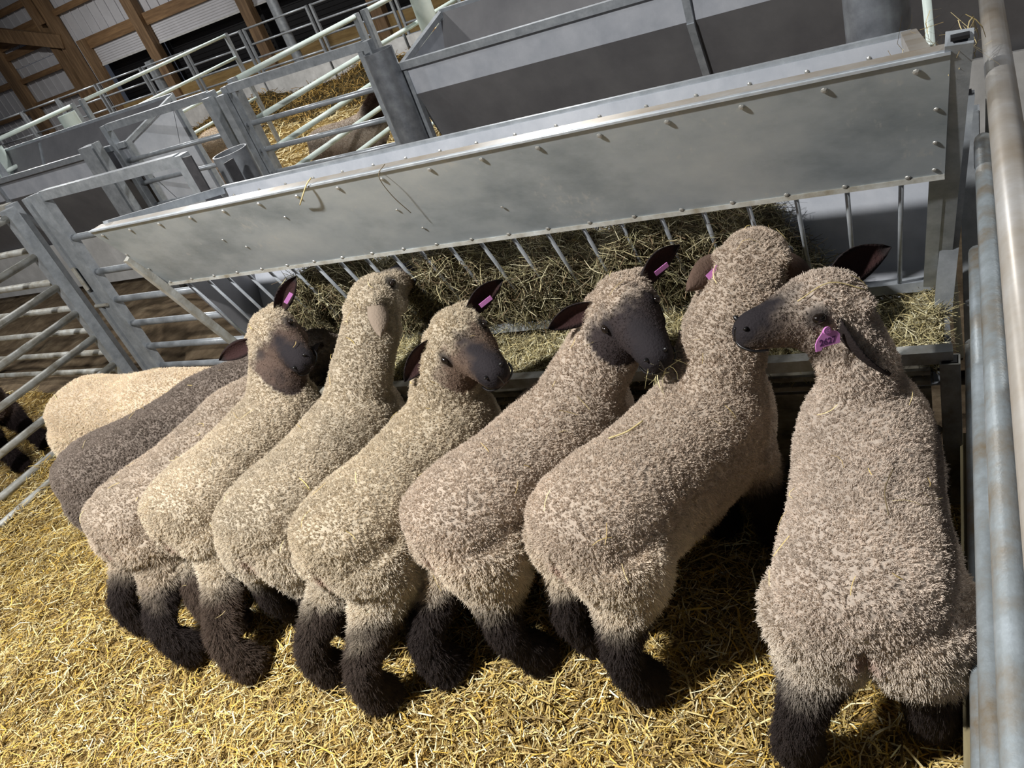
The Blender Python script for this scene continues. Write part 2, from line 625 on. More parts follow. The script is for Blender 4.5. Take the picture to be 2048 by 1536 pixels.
    for k, dz in enumerate((.05, .078, .106)):
        obj('stacked_board', MB().beam(FL + Vector((0, .006 - .004 * (k % 2), -dz)), FR + Vector((-.05, .006 - .004 * (k % 2), -dz)), .03, .014), M['dirty_board'], t)
    mid = FL.lerp(FR, .5)
    obj('front_board', MB().quad(FL + Vector((0, .01, -.122)), Vector((FL.x, FL.y + .005, .01)), Vector((FR.x - .05, FR.y + .005, .01)), FR + Vector((-.05, .01, -.122)), .012), M['dirty_board'], t)
    sq = MB()
    px, py, w = X1 - .002, 1.725, .04
    for dx, dy, sx, sy in ((-w / 2, 0, .004, w), (w / 2, 0, .004, w), (0, -w / 2, w, .004), (0, w / 2, w, .004)):
        sq.box((px + dx, py + dy, .215), (sx, sy, .47))
    obj('trough_post', sq, M['galv_dirty'], t)
    wsh = MB().tube([(-.075, 1.716, .235), (-.075, 1.71, .235)], .017, 16).tube([(-.075, 1.711, .235), (-.075, 1.702, .235)], .008, 8)
    obj('bolt', wsh, M['galv_dirty'], t)
    return t, (TL, TR, BL, BR, KL, KR, WL, WR, FL, FR)


F1, KEY = feeder_front()


def hay_in_feeder():
    TL, TR, BL, BR, KL, KR, WL, WR, FL, FR = KEY
    # hay mass behind the bars: heightfield-ish lump, a thing of its own
    nx, nz = 90, 16
    V = []
    for i in range(nx):
        s = i / (nx - 1)
        x = lerp(X0 + .25, X1 - .30, s)
        env = min(1, max(0, (s - .0) / .18)) * min(1, max(0, (1 - s) / .12))
        top = .46 + (.30 + .05 * math.sin(s * 17) + .04 * math.sin(s * 41 + 1)) * env ** .6
        sx = (x - X0) / (X1 - X0)
        for j in range(nz):
            u = j / (nz - 1)
            z = lerp(.40, top, min(1, u * 1.5))
            yf = lerp(lerp(KL.y, KR.y, sx), lerp(BL.y, BR.y, sx), (z - .44) / .445) + .02
            yb = 2.07 + (z - .4) / .52 * .165 - .01
            y = yf if u < .667 else lerp(yf, yb, (u - .667) / .333)
            y += .012 * math.sin(x * 37 + z * 31) * (u < .6)
            V.append((x, y, z + .012 * math.sin(x * 53 + u * 9)))
    F = []
    for i in range(nx - 1):
        for j in range(nz - 1):
            a = i * nz + j
            F.append((a, a + 1, a + nz + 1, a + nz))
    me = array_mesh('hay_heap', np.array(V), np.array(F), None, M['haybase'])
    me.polygons.foreach_set('use_smooth', [True] * len(me.polygons))
    o = bpy.data.objects.new('rack_hay', me)
    COL.objects.link(o)
    tag(o, 'dry brownish hay packed behind the rack bars of the riveted feeder', 'hay')
    kind(o, 'stuff')
    Va = np.array(V).reshape(nx, nz, 3)
    n = 26000
    ii = rng.integers(1, nx - 1, n)
    jj = np.minimum((rng.uniform(0, 1, n) ** .9 * nz).astype(int), nz - 1)
    P = Va[ii, jj] + rng.normal(0, .008, (n, 3)) + np.stack([rng.uniform(-.015, .015, n), -np.abs(rng.normal(0, .006, n)), rng.normal(0, .012, n)], 1)
    D = rng.normal(0, 1, (n, 3)) * np.array([1.0, .45, .55])
    D /= np.linalg.norm(D, axis=1)[:, None]
    ms = strands_mesh('hay_strands', P, D, rng.uniform(.04, .14, n), rng.uniform(.001, .0026, n), palette(n, HAY, .25), M['hay'], seg=3, curl=.18, droop=.2)
    h = bpy.data.objects.new('hay_strands', ms)
    COL.objects.link(h)
    h.parent = o
    kind(h, 'stuff')
    # hay in the trough
    n = 26000
    s = rng.uniform(.0, 1, n)
    t_ = rng.uniform(0, 1, n)
    x = lerp(X0 + .07, X1 - .02, s)
    yf = lerp(FL.y, FR.y, s) + .02
    yb = lerp(KL.y, KR.y, s) + .06
    y = yf + (yb - yf) * t_
    hgt = .385 + .075 * (.55 + .45 * np.sin(x * 7 + 1)) * np.sin(np.pi * (t_ * .8 + .1)) + np.abs(rng.normal(0, .01, n))
    P = np.stack([x, y, hgt], 1)
    nx2, ny2 = 120, 8
    g = []
    for j in range(ny2):
        for i in range(nx2):
            ss = i / (nx2 - 1)
            tt = j / (ny2 - 1)
            xx = lerp(X0 + .06, X1 - .015, ss)
            y0 = lerp(FL.y, FR.y, ss) + .02
            y1 = lerp(KL.y, KR.y, ss) + .06
            g.append((xx, lerp(y0, y1, tt), .375 + .075 * (.55 + .45 * math.sin(xx * 7 + 1)) * math.sin(math.pi * (tt * .8 + .1))))
    fi = (np.arange(ny2 - 1)[:, None] * nx2 + np.arange(nx2 - 1)[None]).ravel()
    me = array_mesh('trough_hay', np.array(g), np.stack([fi, fi + 1, fi + nx2 + 1, fi + nx2], 1), None, M['haybase'])
    o2 = bpy.data.objects.new('trough_hay', me)
    COL.objects.link(o2)
    tag(o2, 'loose yellowish hay lying in the trough below the rack bars', 'hay')
    kind(o2, 'stuff')
    cols = [(214, 204, 160), (190, 180, 134), (232, 226, 194), (150, 140, 104), (124, 114, 84), (190, 174, 124), (98, 88, 62)]
    ms = strands_mesh('trough_strands', P, flat_dirs(n, .35), rng.uniform(.03, .12, n), rng.uniform(.001, .0026, n), palette(n, cols, .2), M['hay'], seg=3, curl=.15)
    h = bpy.data.objects.new('hay_strands', ms)
    COL.objects.link(h)
    h.parent = o2
    kind(h, 'stuff')


hay_in_feeder()


def feeder_back(label, x0, x1, y, zt, lean=.6, ztop=1.21, full=False):
    """The same kind of feeder seen from behind: low back rail, hopper sheet below, tall front panel beyond."""
    t = thing('hay_feeder', label, 'feeder', ((x0 + x1) / 2, y, 0))
    a, b = Vector((x0, y, zt)), Vector((x1, y, zt))
    obj('back_top_rail', MB().beam(a, b, .04, .04), M['galv'], t)
    obj('back_strip', MB().quad(a + Vector((0, .01, -.02)), a + Vector((0, .01, -.17)), b + Vector((0, .01, -.17)), b + Vector((0, .01, -.02)), .004), M['sheet_in'], t)
    obj('hopper_sheet', MB().quad(a + Vector((0, .01, -.17)), a + Vector((0, .22, -.72)), b + Vector((0, .22, -.72)), b + Vector((0, .01, -.17)), .004), M['sheet_dark'], t)  # darker sheet: shade of the inward slope put into the colour
    c, d = Vector((x0, y + lean, ztop)), Vector((x1, y + lean, ztop))
    obj('front_top_rail', MB().beam(c, d, .042, .042), M['galv'], t)
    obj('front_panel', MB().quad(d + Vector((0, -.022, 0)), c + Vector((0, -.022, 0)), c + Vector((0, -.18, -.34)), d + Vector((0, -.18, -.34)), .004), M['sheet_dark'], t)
    obj('rack_bottom_rail', MB().beam(c + Vector((0, -.34, -.76)), d + Vector((0, -.34, -.76)), .032, .03), M['galv'], t)
    nb = 20
    for i in range(nb):
        s = (i + .5) / nb
        obj('rack_bar', MB().tube([(lerp(x0, x1, s), y + lean - .18, ztop - .34), (lerp(x0, x1, s), y + lean - .34, ztop - .76)], .006, 6), M['galv'], t)
    for s in (.5,):
        p = a.lerp(b, s)
        obj('brace', MB().beam(p + Vector((0, -.005, -.02)), p + Vector((0, .005, -.17)), .035, .03, up=(0, 1, 0)), M['galv'], t)
        obj('brace', MB().beam(p + Vector((0, -.005, -.17)), p + Vector((0, .2, -.72)), .035, .03, up=(0, 1, 0)), M['galv'], t)
        q = c.lerp(d, s)
        obj('panel_rib', MB().beam(q + Vector((0, -.03, -.02)), q + Vector((0, -.19, -.34)), .03, .02, up=(0, 1, 0)), M['galv'], t)
    for px in (x0, x1):
        obj('end_top_rail', MB().beam((px, y, zt), (px, y + lean, ztop), .035, .03), M['galv'], t)
        obj('leg', MB().beam((px, y + .02, -.05), (px, y + .02, zt), .04, .04, up=(0, 1, 0)), M['galv'], t)
        obj('leg', MB().beam((px, y + lean - .02, -.05), (px, y + lean - .02, ztop), .04, .04, up=(0, 1, 0)), M['galv'], t)
        e = MB()
        if full:
            e.quad((px, y + .02, zt - .02), (px, y + .02, .30), (px, y + lean + .04, .30), (px, y + lean, ztop - .03), .004)
        else:
            e.quad((px, y + .02, zt - .02), (px, y + .22, zt - .72), (px, y + lean - .34, ztop - .76), (px, y + lean - .03, ztop - .04), .004)
        obj('end_plate', e, M['sheet_in'], t)
    obj('base_board', MB().box(((x0 + x1) / 2, y + .16, .20), (x1 - x0, .02, .44)), M['white_board'], t)
    obj('trough_floor', MB().box(((x0 + x1) / 2, y + lean * .75, .36), (x1 - x0, .5, .01)), M['sheet_in'], t)
    return t


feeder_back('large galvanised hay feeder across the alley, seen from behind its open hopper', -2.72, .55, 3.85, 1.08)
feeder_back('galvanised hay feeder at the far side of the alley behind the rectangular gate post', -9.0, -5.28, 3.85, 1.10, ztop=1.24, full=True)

# ------------------------------------------------------------------ gates, hurdles, posts


def hurdle(name, label, cat, p0, p1, rails, r=.017, upr=.022, mat='galv', upmat=None, square_top=False, zbot=.02, group=None, ztop=None, double=False):
    p0, p1 = Vector(p0), Vector(p1)
    t = thing(name, label, cat, ((p0.x + p1.x) / 2, (p0.y + p1.y) / 2, 0), group)
    d = (p1 - p0).normalized()
    zt = ztop or max(rails) + .0
    um = M[upmat or mat]
    for p, s in ((p0, 1), (p1, -1)):
        q = p + d * s * upr
        obj('upright', MB().beam((q.x, q.y, zbot), (q.x, q.y, zt + .02), upr * 2, upr * 2, up=tuple(d)), um, t)
        if double:
            q2 = q + d * s * .06
            obj('upright', MB().beam((q2.x, q2.y, zbot), (q2.x, q2.y, zt), upr * 1.3, upr * 1.3, up=tuple(d)), um, t)
    a = p0 + d * upr * 2
    b = p1 - d * upr * 2
    for i, z in enumerate(rails):
        if square_top and i == 0:
            obj('top_rail', MB().beam((a.x, a.y, z), (b.x, b.y, z), .04, .05), M[mat], t)
        else:
            obj('rail', MB().tube([(a.x, a.y, z), (b.x, b.y, z)], r, 10), M[mat], t, smooth=True)
    return t


# gate beside the feeder's left end, crossing the alley mouth (runs along x)
hurdle('alley_gate', 'galvanised gate with square top rail left of the riveted feeder', 'gate', (-4.17, 2.4, 0), (-2.97, 2.4, 0),
       [1.20, .95, .74, .56, .40, .24, .10], r=.019, upr=.026, square_top=True, upmat='galv')
# sloping dividing gate at the pen's left side, running towards the camera
hurdle('dividing_gate', 'dirty galvanised gate closing the left side of the pen', 'gate', (-4.33, 2.33, 0), (-4.33, -1.0, 0),
       [1.16, .93, .74, .57, .40, .21, .03], r=.021, upr=.03, mat='galv_dirty', upmat='galv', ztop=1.18)
# the next gate beyond it on the left
hurdle('neighbour_gate', 'galvanised gate of the neighbouring pen behind the left dividing gate', 'gate', (-6.4, 2.4, 0), (-4.42, 2.4, 0),
       [1.18, .93, .72, .54, .38, .22, .08], r=.019, upr=.026, mat='galv_dirty', upmat='galv', square_top=True)
# far side of the alley
hurdle('alley_gate', 'grey framed gate between the round post and the paired uprights, straw pen behind', 'gate', (-4.10, 3.85, 0), (-2.86, 3.85, 0),
       [1.24, 1.0, .82, .66, .48, .3, .12], r=.017, upr=.026, square_top=True, double=True)
hurdle('alley_gate', 'grey framed gate between the rectangular post and the paired uprights', 'gate', (-5.42, 3.85, 0), (-4.20, 3.85, 0),
       [1.24, .98, .80, .62, .45, .28, .12], r=.017, upr=.026, square_top=True)
# painted hurdles running away between the far pens
hurdle('painted_hurdle', 'pale painted hurdle running away behind the grey framed gate, in front of the standing ewe', 'hurdle', (-4.12, 3.95, 0), (-4.12, 5.52, 0),
       [1.26, .99, .77, .58, .4, .2], r=.02, upr=.024, mat='paint', upmat='galv')
hurdle('painted_hurdle', 'pale painted hurdle farther back, ending at the thick white post', 'hurdle', (-4.12, 5.6, 0), (-4.12, 7.1, 0),
       [1.26, .99, .77, .58, .4, .2], r=.02, upr=.024, mat='paint', upmat='galv')
hurdle('painted_hurdle', 'pale hurdle above the left feeder, with the wood block under it', 'hurdle', (-7.6, 4.2, 0), (-7.6, 5.25, 0),
       [1.36, 1.1, .85, .6, .35], r=.02, upr=.022, mat='paint', upmat='galv')
hurdle('painted_hurdle', 'pale hurdle behind the left feeder, farther back in its row', 'hurdle', (-7.6, 5.33, 0), (-7.6, 7.6, 0),
       [1.36, 1.1, .85, .6, .35], r=.018, upr=.022, mat='paint', upmat='galv')


def round_post(label, x, y, zt, r=.085, mat='post', name='round_post'):
    t = thing(name, label, 'post', (x, y, 0))
    mb = MB()
    n = 24
    vs = []
    for z in (-.05, zt):
        for rr in (r, r - .007):
            for k in range(n):
                a = 2 * math.pi * k / n
                vs.append((x + rr * math.cos(a), y + rr * math.sin(a), z))
    fs = []
    for k in range(n):
        k2 = (k + 1) % n
        fs += [(k, k2, 2 * n + k2, 2 * n + k), (n + k, 3 * n + k, 3 * n + k2, n + k2), (2 * n + k, 2 * n + k2, 3 * n + k2, 3 * n + k)]
    mb.add(vs, fs)
    o = obj('tube', mb, M[mat], t)
    smooth_angle(o)
    return t


A = round_post('thick galvanised round post at the left end of the feeder across the alley', -2.80, 3.80, 1.20)
B = round_post('short thick galvanised round post behind the riveted feeder at its left end', -2.96, 2.63, 1.13)
Cp = round_post('thick galvanised round post behind the riveted feeder at its right end', -.20, 2.52, 1.45)
round_post('thick white round post rising behind the feeder across the alley', -3.95, 6.2, 1.9, .085, 'paint')
round_post('second white round post behind the feeder across the alley, farther right', -4.0, 7.3, 1.9, .085, 'paint')
round_post('pale round post beside the wood block behind the left feeder', -7.35, 4.95, 1.33, .085, 'paint')
round_post('pale round post at the left picture edge behind the left feeder', -7.75, 4.35, 1.3, .085, 'paint')
# clamps and latch pieces
obj('clamp', MB().box((-2.80, 3.715, .62), (.26, .012, .07)), M['galv'], A)
t = thing('gate_post', 'rectangular galvanised channel post in front of the left feeder', 'post', (-5.46, 3.75, 0))
obj('channel', MB().box((-5.50, 3.72, .58), (.16, .09, 1.2)), M['galv'], t)
obj('latch_bar', MB().box((-5.38, 3.70, .6), (.03, .05, 1.18)), M['galv'], t)
t = thing('gate_post', 'twin channel uprights joining two gates on the far side of the alley', 'post', (-4.15, 3.82, 0))
obj('channel', MB().box((-4.21, 3.79, .6), (.06, .05, 1.27)), M['galv'], t)
obj('channel', MB().box((-4.08, 3.79, .6), (.06, .05, 1.25)), M['galv'], t)
obj('latch', MB().tube([(-4.23, 3.75, .62), (-4.04, 3.75, .62)], .009, 8), M['galv'], t)
obj('latch_rod', MB().tube([(-4.145, 3.77, .25), (-4.145, 3.77, .62)], .008, 8), M['galv'], t)
t = thing('gate_post', 'slim channel upright where the left dividing gate meets the alley gate', 'post', (-4.25, 2.40, 0))
obj('channel', MB().box((-4.272, 2.40, .6), (.036, .05, 1.22)), M['galv'], t)
obj('channel', MB().box((-4.205, 2.40, .6), (.058, .04, 1.23)), M['galv'], t)
obj('web', MB().box((-4.244, 2.415, .6), (.03, .008, 1.18)), M['galv_dirty'], t)
obj('hinge_pin', MB().tube([(-4.24, 2.36, .66), (-4.24, 2.36, .80)], .012, 8), M['galv_dirty'], t)
obj('bolt_bar', MB().tube([(-4.29, 2.37, .55), (-4.18, 2.37, .55)], .01, 8), M['galv_dirty'], t)
t = thing('gate_latch', 'dark flat latch bars between the alley gate and the short round post', 'latch', (-2.93, 2.4, 0))
obj('flat_bar', MB().box((-2.93, 2.37, .65), (.06, .008, 1.12)), M['dark_steel'], t)
obj('flat_bar', MB().box((-2.85, 2.50, .62), (.008, .06, 1.0)), M['dark_steel'], t)
obj('bolt', MB().tube([(-2.90, 2.36, .84), (-2.86, 2.36, .84)], .014, 8), M['rivet'], t)
obj('rod', MB().tube([(-2.885, 2.36, .45), (-2.885, 2.36, .84)], .009, 8), M['galv'], t)
t = thing('wood_block', 'sawn pale wood block beside the pale post behind the left feeder', 'block', (-7.0, 4.72, 0))
obj('block', MB().box((-7.05, 4.72, 1.17), (.14, .14, .1)), M['wood_pale'], t)
obj('support_post', MB().box((-7.05, 4.74, .56), (.09, .09, 1.12)), M['wood'], t)
t = thing('wood_post', 'sawn orange wood post beside the thick white post', 'post', (-3.62, 5.9, 0))
obj('board', MB().box((-3.66, 5.95, .45), (.22, .05, 1.0)), M['wood_pale'], t)
obj('board', MB().box((-3.72, 5.9, .45), (.06, .05, .94)), M['wood'], t)

# right-hand pen side: nested tubes leaning a little
t = thing('pen_gate', 'shiny galvanised tube gate along the right side of the pen', 'gate', (.05, 1.0, 0))
XR = {1.12: .062, .88: .041, .63: .025, .38: .013}
obj('top_rail', MB().tube([(.064, 2.75, 1.12), (.062, 1.2, 1.12), (.058, -.6, 1.12)], .0245, 16), M['tube_tan'], t, smooth=True)
ends = {.88: 2.0, .63: 1.93, .38: 1.9}
for z, ye in ends.items():
    x = XR[z]
    obj('rail', MB().tube([(x, ye - .03, z - .06), (x, ye, z - .02), (x, ye - .02, z), (x, ye - .08, z + .0), (x - .004, .4, z), (x - .01, -.6, z)], .019, 12), M['spangle'], t, smooth=True)
obj('rail', MB().tube([(.016, 1.85, .22), (.010, -.6, .22)], .018, 12), M['spangle'], t, smooth=True)
obj('upright', MB().beam((.046, 2.02, .02), (.064, 2.02, 1.1), .03, .012, up=(0, 1, 0)), M['galv_dirty'], t)
obj('upright', MB().beam((.03, .36, .02), (.068, .36, 1.1), .035, .04, up=(0, 1, 0)), M['galv'], t)
obj('bracket', MB().box((.075, .72, 1.085), (.05, .1, .04)), M['tube_tan'], t)
obj('latch_rod', MB().tube([(.085, .66, .98), (.06, .5, 1.0), (.075, .42, 1.0)], .011, 8), M['spangle'], t, smooth=True)
tag(obj('plank', MB().box((-.010, .6, .10), (.022, 2.3, .19)), M['plank_grey']), 'weathered wooden kick plank below the right side gate', 'plank')
obj('back_sheet', MB().box((.115, .3, .55), (.004, 1.7, 1.0)), M['sheet_dark'], t)

# stock stick standing by the right rear post
t = thing('stock_stick', 'white fibreglass stick with a black grip leaning behind the feeder', 'stick', (-.05, 2.4, 0))
obj('shaft', MB().tube([(-.02, 2.36, .0), (-.075, 2.34, 1.22)], .011, 10), M['fibre'], t, smooth=True)
obj('grip', MB().tube([(-.074, 2.34, 1.21), (-.08, 2.338, 1.36)], .017, 10), M['rubber'], t, smooth=True)

# ------------------------------------------------------------------ far pens: straw, back fence, barn wall
straw_bed('far_straw_bedding', 'golden straw in the big far pen behind the alley gates', -11.5, 1.0, 4.5, 9.9, 26000, (.05, .16), (.006, .013), STRAW_FAR, res=90, zoff=0.0)


def heap(x0, x1, y0, y1, h):
    return grid_obj('hay_heap', x0, x1, y0, y1, 120, 30,
                    lambda x, y: -.02 + h * np.clip((y - y0) / (y1 - y0), 0, 1) ** 1.3 * (1 + .25 * np.sin(x * 2.3) + .15 * np.sin(x * 6.1 + y * 3)) + .02 * np.sin(x * 19 + y * 13), M['haybase'])


hp = heap(-11.5, -.5, 8.4, 10.1, .22)
tag(hp, 'brown hay heaped along the white boards of the back fence', 'hay')
kind(hp, 'stuff')
n = 9000
x = rng.uniform(-11.4, -.6, n)
y = 8.4 + 1.7 * rng.uniform(0, 1, n) ** .8
z = .22 * np.clip((y - 8.4) / 1.7, 0, 1) ** 1.3 * (1 + .25 * np.sin(x * 2.3) + .15 * np.sin(x * 6.1 + y * 3)) + np.abs(rng.normal(0, .02, n))
ms = strands_mesh('heap_strands', np.stack([x, y, z], 1), flat_dirs(n, .6), rng.uniform(.06, .2, n), rng.uniform(.006, .013, n),
                  palette(n, [(150, 120, 66), (120, 96, 52), (172, 142, 80), (98, 80, 44)], .2), M['hay'])
o = bpy.data.objects.new('hay_strands', ms)
COL.objects.link(o)
o.parent = hp
kind(o, 'stuff')

FX = [-18.7, -17.3, -15.95, -14.58, -13.15, -11.9, -10.4, -8.85, -7.3, -5.8, -4.3, -2.8]
ORD = ['first', 'second', 'third', 'fourth', 'fifth', 'sixth', 'seventh', 'eighth', 'ninth', 'tenth', 'eleventh']
for i in range(len(FX) - 1):
    hurdle('fence_hurdle', 'grey tube hurdle in the back fence, %s counting from the left end' % ORD[i], 'hurdle',
           (FX[i] + .03, 10.75, 0), (FX[i + 1] - .03, 10.75, 0), [1.2, .95, .73, .53, .36], r=.018, upr=.02, group='hurdles of the back fence')
    if FX[i] > -13.5:
        o = tag(obj('kick_board', MB().box(((FX[i] + FX[i + 1]) / 2, 10.70, .16), (FX[i + 1] - FX[i] - .05, .02, .42)), M['white_board']),
                'white board at the foot of the %s back fence hurdle from the left' % ORD[i], 'board', 'white boards along the back fence')
for k, (x, y, zt, nm) in enumerate(((-13.4, 11.2, 1.25, 'grey round post just behind the back fence by the leftmost black doorway'), (-9.9, 11.2, 1.6, 'grey round post behind the back fence in the second black doorway'))):
    round_post(nm, x, y, zt, .09, 'galv')

WY = 13.0
# wall sheets with ribs
wall = MB().box((-13.5, WY + .12, 3.1), (24, .02, 2.2))
kind(obj('wall_back', wall, M['metal_wall']), 'structure')
wl = MB().box((-21.0, WY + .12, .95), (7.6, .02, 2.08))
kind(obj('wall_back_low', wl, M['metal_wall']), 'structure')
for o in (bpy.data.objects['wall_back'], bpy.data.objects['wall_back_low']):
    x0, x1, z0, z1 = (-25, -2, 2.02, 4.2) if o.name == 'wall_back' else (-24.6, -17.3, 0, 1.98)
    me = MB().box((0, -.012, 0), (.03, .016, z1 - z0)).mesh('wall_rib')
    me.materials.append(M['metal_wall'])
    x = x0
    while x < x1:
        r_ = bpy.data.objects.new('wall_rib', me)
        COL.objects.link(r_)
        r_.parent = o
        r_.location = Vector((x, WY + .105, (z0 + z1) / 2)) - o.location
        x += .3
# timber: posts, header, girts, bottom plank
for k, (x, w, zt) in enumerate(((-20.35, .34, 4.2), (-18.15, .22, 4.2), (-17.75, .3, 4.4), (-17.2, .22, 2.05), (-15.15, .3, 4.2), (-12.15, .26, 4.2), (-9.2, .26, 4.2), (-6.2, .26, 4.2))):
    kind(obj('trim_%d' % (k + 1), MB().box((x, WY - .02, zt / 2), (w, .18, zt)), M['wood']), 'structure')
g = 20
for x0, x1, z, h in ((-17.1, -2, 1.93, .24), (-20.2, -18.25, 2.62, .34), (-20.2, -18.25, 2.3, .16), (-20.2, -18.25, 1.72, .12), (-20.2, -18.25, 1.12, .13),
                     (-24, -20.5, 1.75, .14), (-24, -20.5, 1.05, .13), (-24, -20.5, 2.4, .2), (-17.6, -2, 2.72, .13), (-17.6, -2, 3.5, .13), (-20.2, -18.25, 3.15, .14), (-24, -20.5, 3.1, .14)):
    kind(obj('trim_%d' % g, MB().box(((x0 + x1) / 2, WY + .03, z), (x1 - x0, .07, h)), M['wood_h']), 'structure')
    g += 1
for x0, x1 in ((-17.1, -15.3), (-15.0, -12.3), (-12.0, -9.35), (-9.05, -6.35)):
    kind(obj('trim_%d' % g, MB().box(((x0 + x1) / 2, WY - .02, .32), (x1 - x0, .06, .42)), M['wood_green']), 'structure')
    g += 1
# brace on the main post
kind(obj('trim_%d' % g, MB().beam((-21.2, WY - .6, 3.45), (-17.7, WY - .1, 2.15), .1, .3, up=(0, 0, 1)), M['wood']), 'structure')
g += 1
kind(obj('trim_%d' % g, MB().beam((-18.0, WY - .2, 4.6), (-17.9, WY - .2, 2.6), .1, .12, up=(0, 1, 0)), M['wood']), 'structure')
g += 1
# roll-up doors, part raised, and black slatted curtains behind them
bays = ((-17.08, -15.32), (-14.98, -12.3), (-12.0, -9.35), (-9.05, -6.35), (-6.05, -2.4))
for k, (x0, x1) in enumerate(bays):
    d = obj('door_%d' % (k + 1), MB().box(((x0 + x1) / 2, WY + .06, 1.63), (x1 - x0, .012, .42)), M['metal_wall'])
    kind(d, 'structure')
    sm = MB().box((0, 0, 0), (x1 - x0, .012, .02)).mesh('door_slat')
    sm.materials.append(M['metal_wall'])
    for j in range(8):
        s_ = obj_shared('door_slat', sm, ((x0 + x1) / 2, WY + .052, 1.45 + j * .05), d)
    obj('bottom_bar', MB().box(((x0 + x1) / 2, WY + .05, 1.42), (x1 - x0, .04, .035)), M['white_board'], d)
    cu = obj('window_%d' % (k + 1), MB().box(((x0 + x1) / 2, WY + .3, .9), (x1 - x0 + .3, .01, 1.9)), M['black'])
    kind(cu, 'structure')
    bm_ = MB().box((0, 0, 0), (x1 - x0 + .2, .02, .025)).mesh('curtain_slat')
    bm_.materials.append(M['black'])
    for j in range(11):
        obj_shared('curtain_slat', bm_, ((x0 + x1) / 2, WY + .29, .5 + j * .09), cu)
# roof
rf = MB().quad((-26, 4, 5.6), (8, 4, 5.6), (8, 13.3, 4.15), (-26, 13.3, 4.15), .02)
kind(obj('ceiling', rf, M['roof']), 'structure')
for k, x in enumerate((-20.4, -18.0, -15.1, -12.1)):
    kind(obj('trim_%d' % g, MB().beam((x, 5, 5.28), (x, 13, 4.02), .08, .24), M['wood']), 'structure')
    g += 1

# lamp housings above the lamps
LAMP_AT = ['the row of feeding sheep', 'the neighbouring pen at the left', 'the gates on the far side of the alley', 'the far straw pen', 'the back fence by the barn wall', 'the feeder across the alley']
for i, (lo, pw, sz) in enumerate(LAMPS):
    t = thing('barn_lamp', 'round grey high-bay lamp hanging over ' + LAMP_AT[i], 'lamp', (lo[0], lo[1], lo[2] + .03), 'high-bay lamps')
    obj('housing', MB().tube([(lo[0], lo[1], lo[2] + .02), (lo[0], lo[1], lo[2] + .08), (lo[0], lo[1], lo[2] + .2)], [sz * .6, sz * .58, sz * .25], 16), M['lamp_shell'], t)

# ------------------------------------------------------------------ sheep


SURF = []


def sstep(a, b, x):
    t = np.clip((x - a) / (b - a), 0, 1)
    return t * t * (3 - 2 * t)


def loft(mb, C, s_dirs, u_dirs, W, Hh, n=20, sq=2.55):
    """closed loft with superelliptic rings"""
    vs = []
    fs = []
    m = len(C)
    for i in range(m):
        for k in range(n):
            t = 2 * math.pi * k / n
            ct, st = math.cos(t), math.sin(t)
            a = math.copysign(abs(ct) ** (2 / sq), ct) * W[i]
            b = math.copysign(abs(st) ** (2 / sq), st) * Hh[i]
            vs.append(C[i] + s_dirs[i] * a + u_dirs[i] * b)
    for i in range(m - 1):
        for k in range(n):
            k2 = (k + 1) % n
            fs.append((i * n + k, i * n + k2, (i + 1) * n + k2, (i + 1) * n + k))
    fs.append(tuple(range(n))[::-1])
    fs.append(tuple((m - 1) * n + k for k in range(n)))
    mb.add(vs, fs)


def catmull(P, n):
    P = [Vector(p) for p in P]
    Q = [P[0] * 2 - P[1]] + P + [P[-1] * 2 - P[-2]]
    out = []
    for i in range(1, len(Q) - 2):
        for k in range(n):
            t = k / n
            a, b, c, d = Q[i - 1], Q[i], Q[i + 1], Q[i + 2]
            out.append(.5 * ((2 * b) + (c - a) * t + (2 * a - 5 * b + 4 * c - d) * t * t + (3 * b - a - 3 * c + d) * t ** 3))
    out.append(P[-1])
    return out


def ear_mesh(base, out, up, L=.125, W=.062, cup=.018):
    """leaf-shaped cupped ear; out = direction of the ear, up = normal of its open side"""
    mb = MB()
    o = Vector(out).normalized()
    u = Vector(up) - o * Vector(up).dot(o)
    u.normalize()
    s = o.cross(u)
    n, m = 10, 6
    rows = []
    for layer in (0, 1):
        for i in range(n + 1):
            t = i / n
            w = W * .5 * (math.sin(math.pi * min(1, (t * .86 + .14))) ** .75) * (1 - .12 * t)
            for j in range(m + 1):
                v = j / m * 2 - 1
                p = Vector(base) + o * (L * t) + s * (w * v) + u * (cup * (v * v) * (1 - t * .75) - .018 * math.sin(t * 2.4) * 1.0 - (.006 * (1 - t * .6)) * layer)
                rows.append(p)
    k = (n + 1) * (m + 1)
    fs = []
    for i in range(n):
        for j in range(m):
            a = i * (m + 1) + j
            fs.append((a, a + 1, a + m + 2, a + m + 1))
            fs.append((k + a + m + 1, k + a + m + 2, k + a + 1, k + a))
    for i in range(n):
        for j in (0, m):
            a = i * (m + 1) + j
            fs.append((a, a + m + 1, k + a + m + 1, k + a))
    for j in range(m):
        for i in (0, n):
            a = i * (m + 1) + j
            fs.append((a, a + 1, k + a + 1, k + a))
    mb.add(rows, fs)
    return mb, k


def bake(o):
    dg = bpy.context.evaluated_depsgraph_get()
    dg.update()
    me = bpy.data.meshes.new_from_object(o.evaluated_get(dg))
    return me


def set_col(me, c):
    at = me.color_attributes.get('Col') or me.color_attributes.new('Col', 'FLOAT_COLOR', 'POINT')
    a = np.ones((len(me.vertices), 4), np.float32)
    a[:, :3] = c
    at.data.foreach_set('color', a.ravel())


def vnoise(P, f, seed):
    q = P * f
    s = seed * 7.31
    return (np.sin(q[:, 0] * 1.7 + s + 1.3 * np.sin(q[:, 1] * 1.1 + s)) * np.sin(q[:, 1] * 1.9 - s + 1.1 * np.sin(q[:, 2] * 1.3)) * np.sin(q[:, 2] * 1.6 + 2 * s + 1.2 * np.sin(q[:, 0] * .9)))


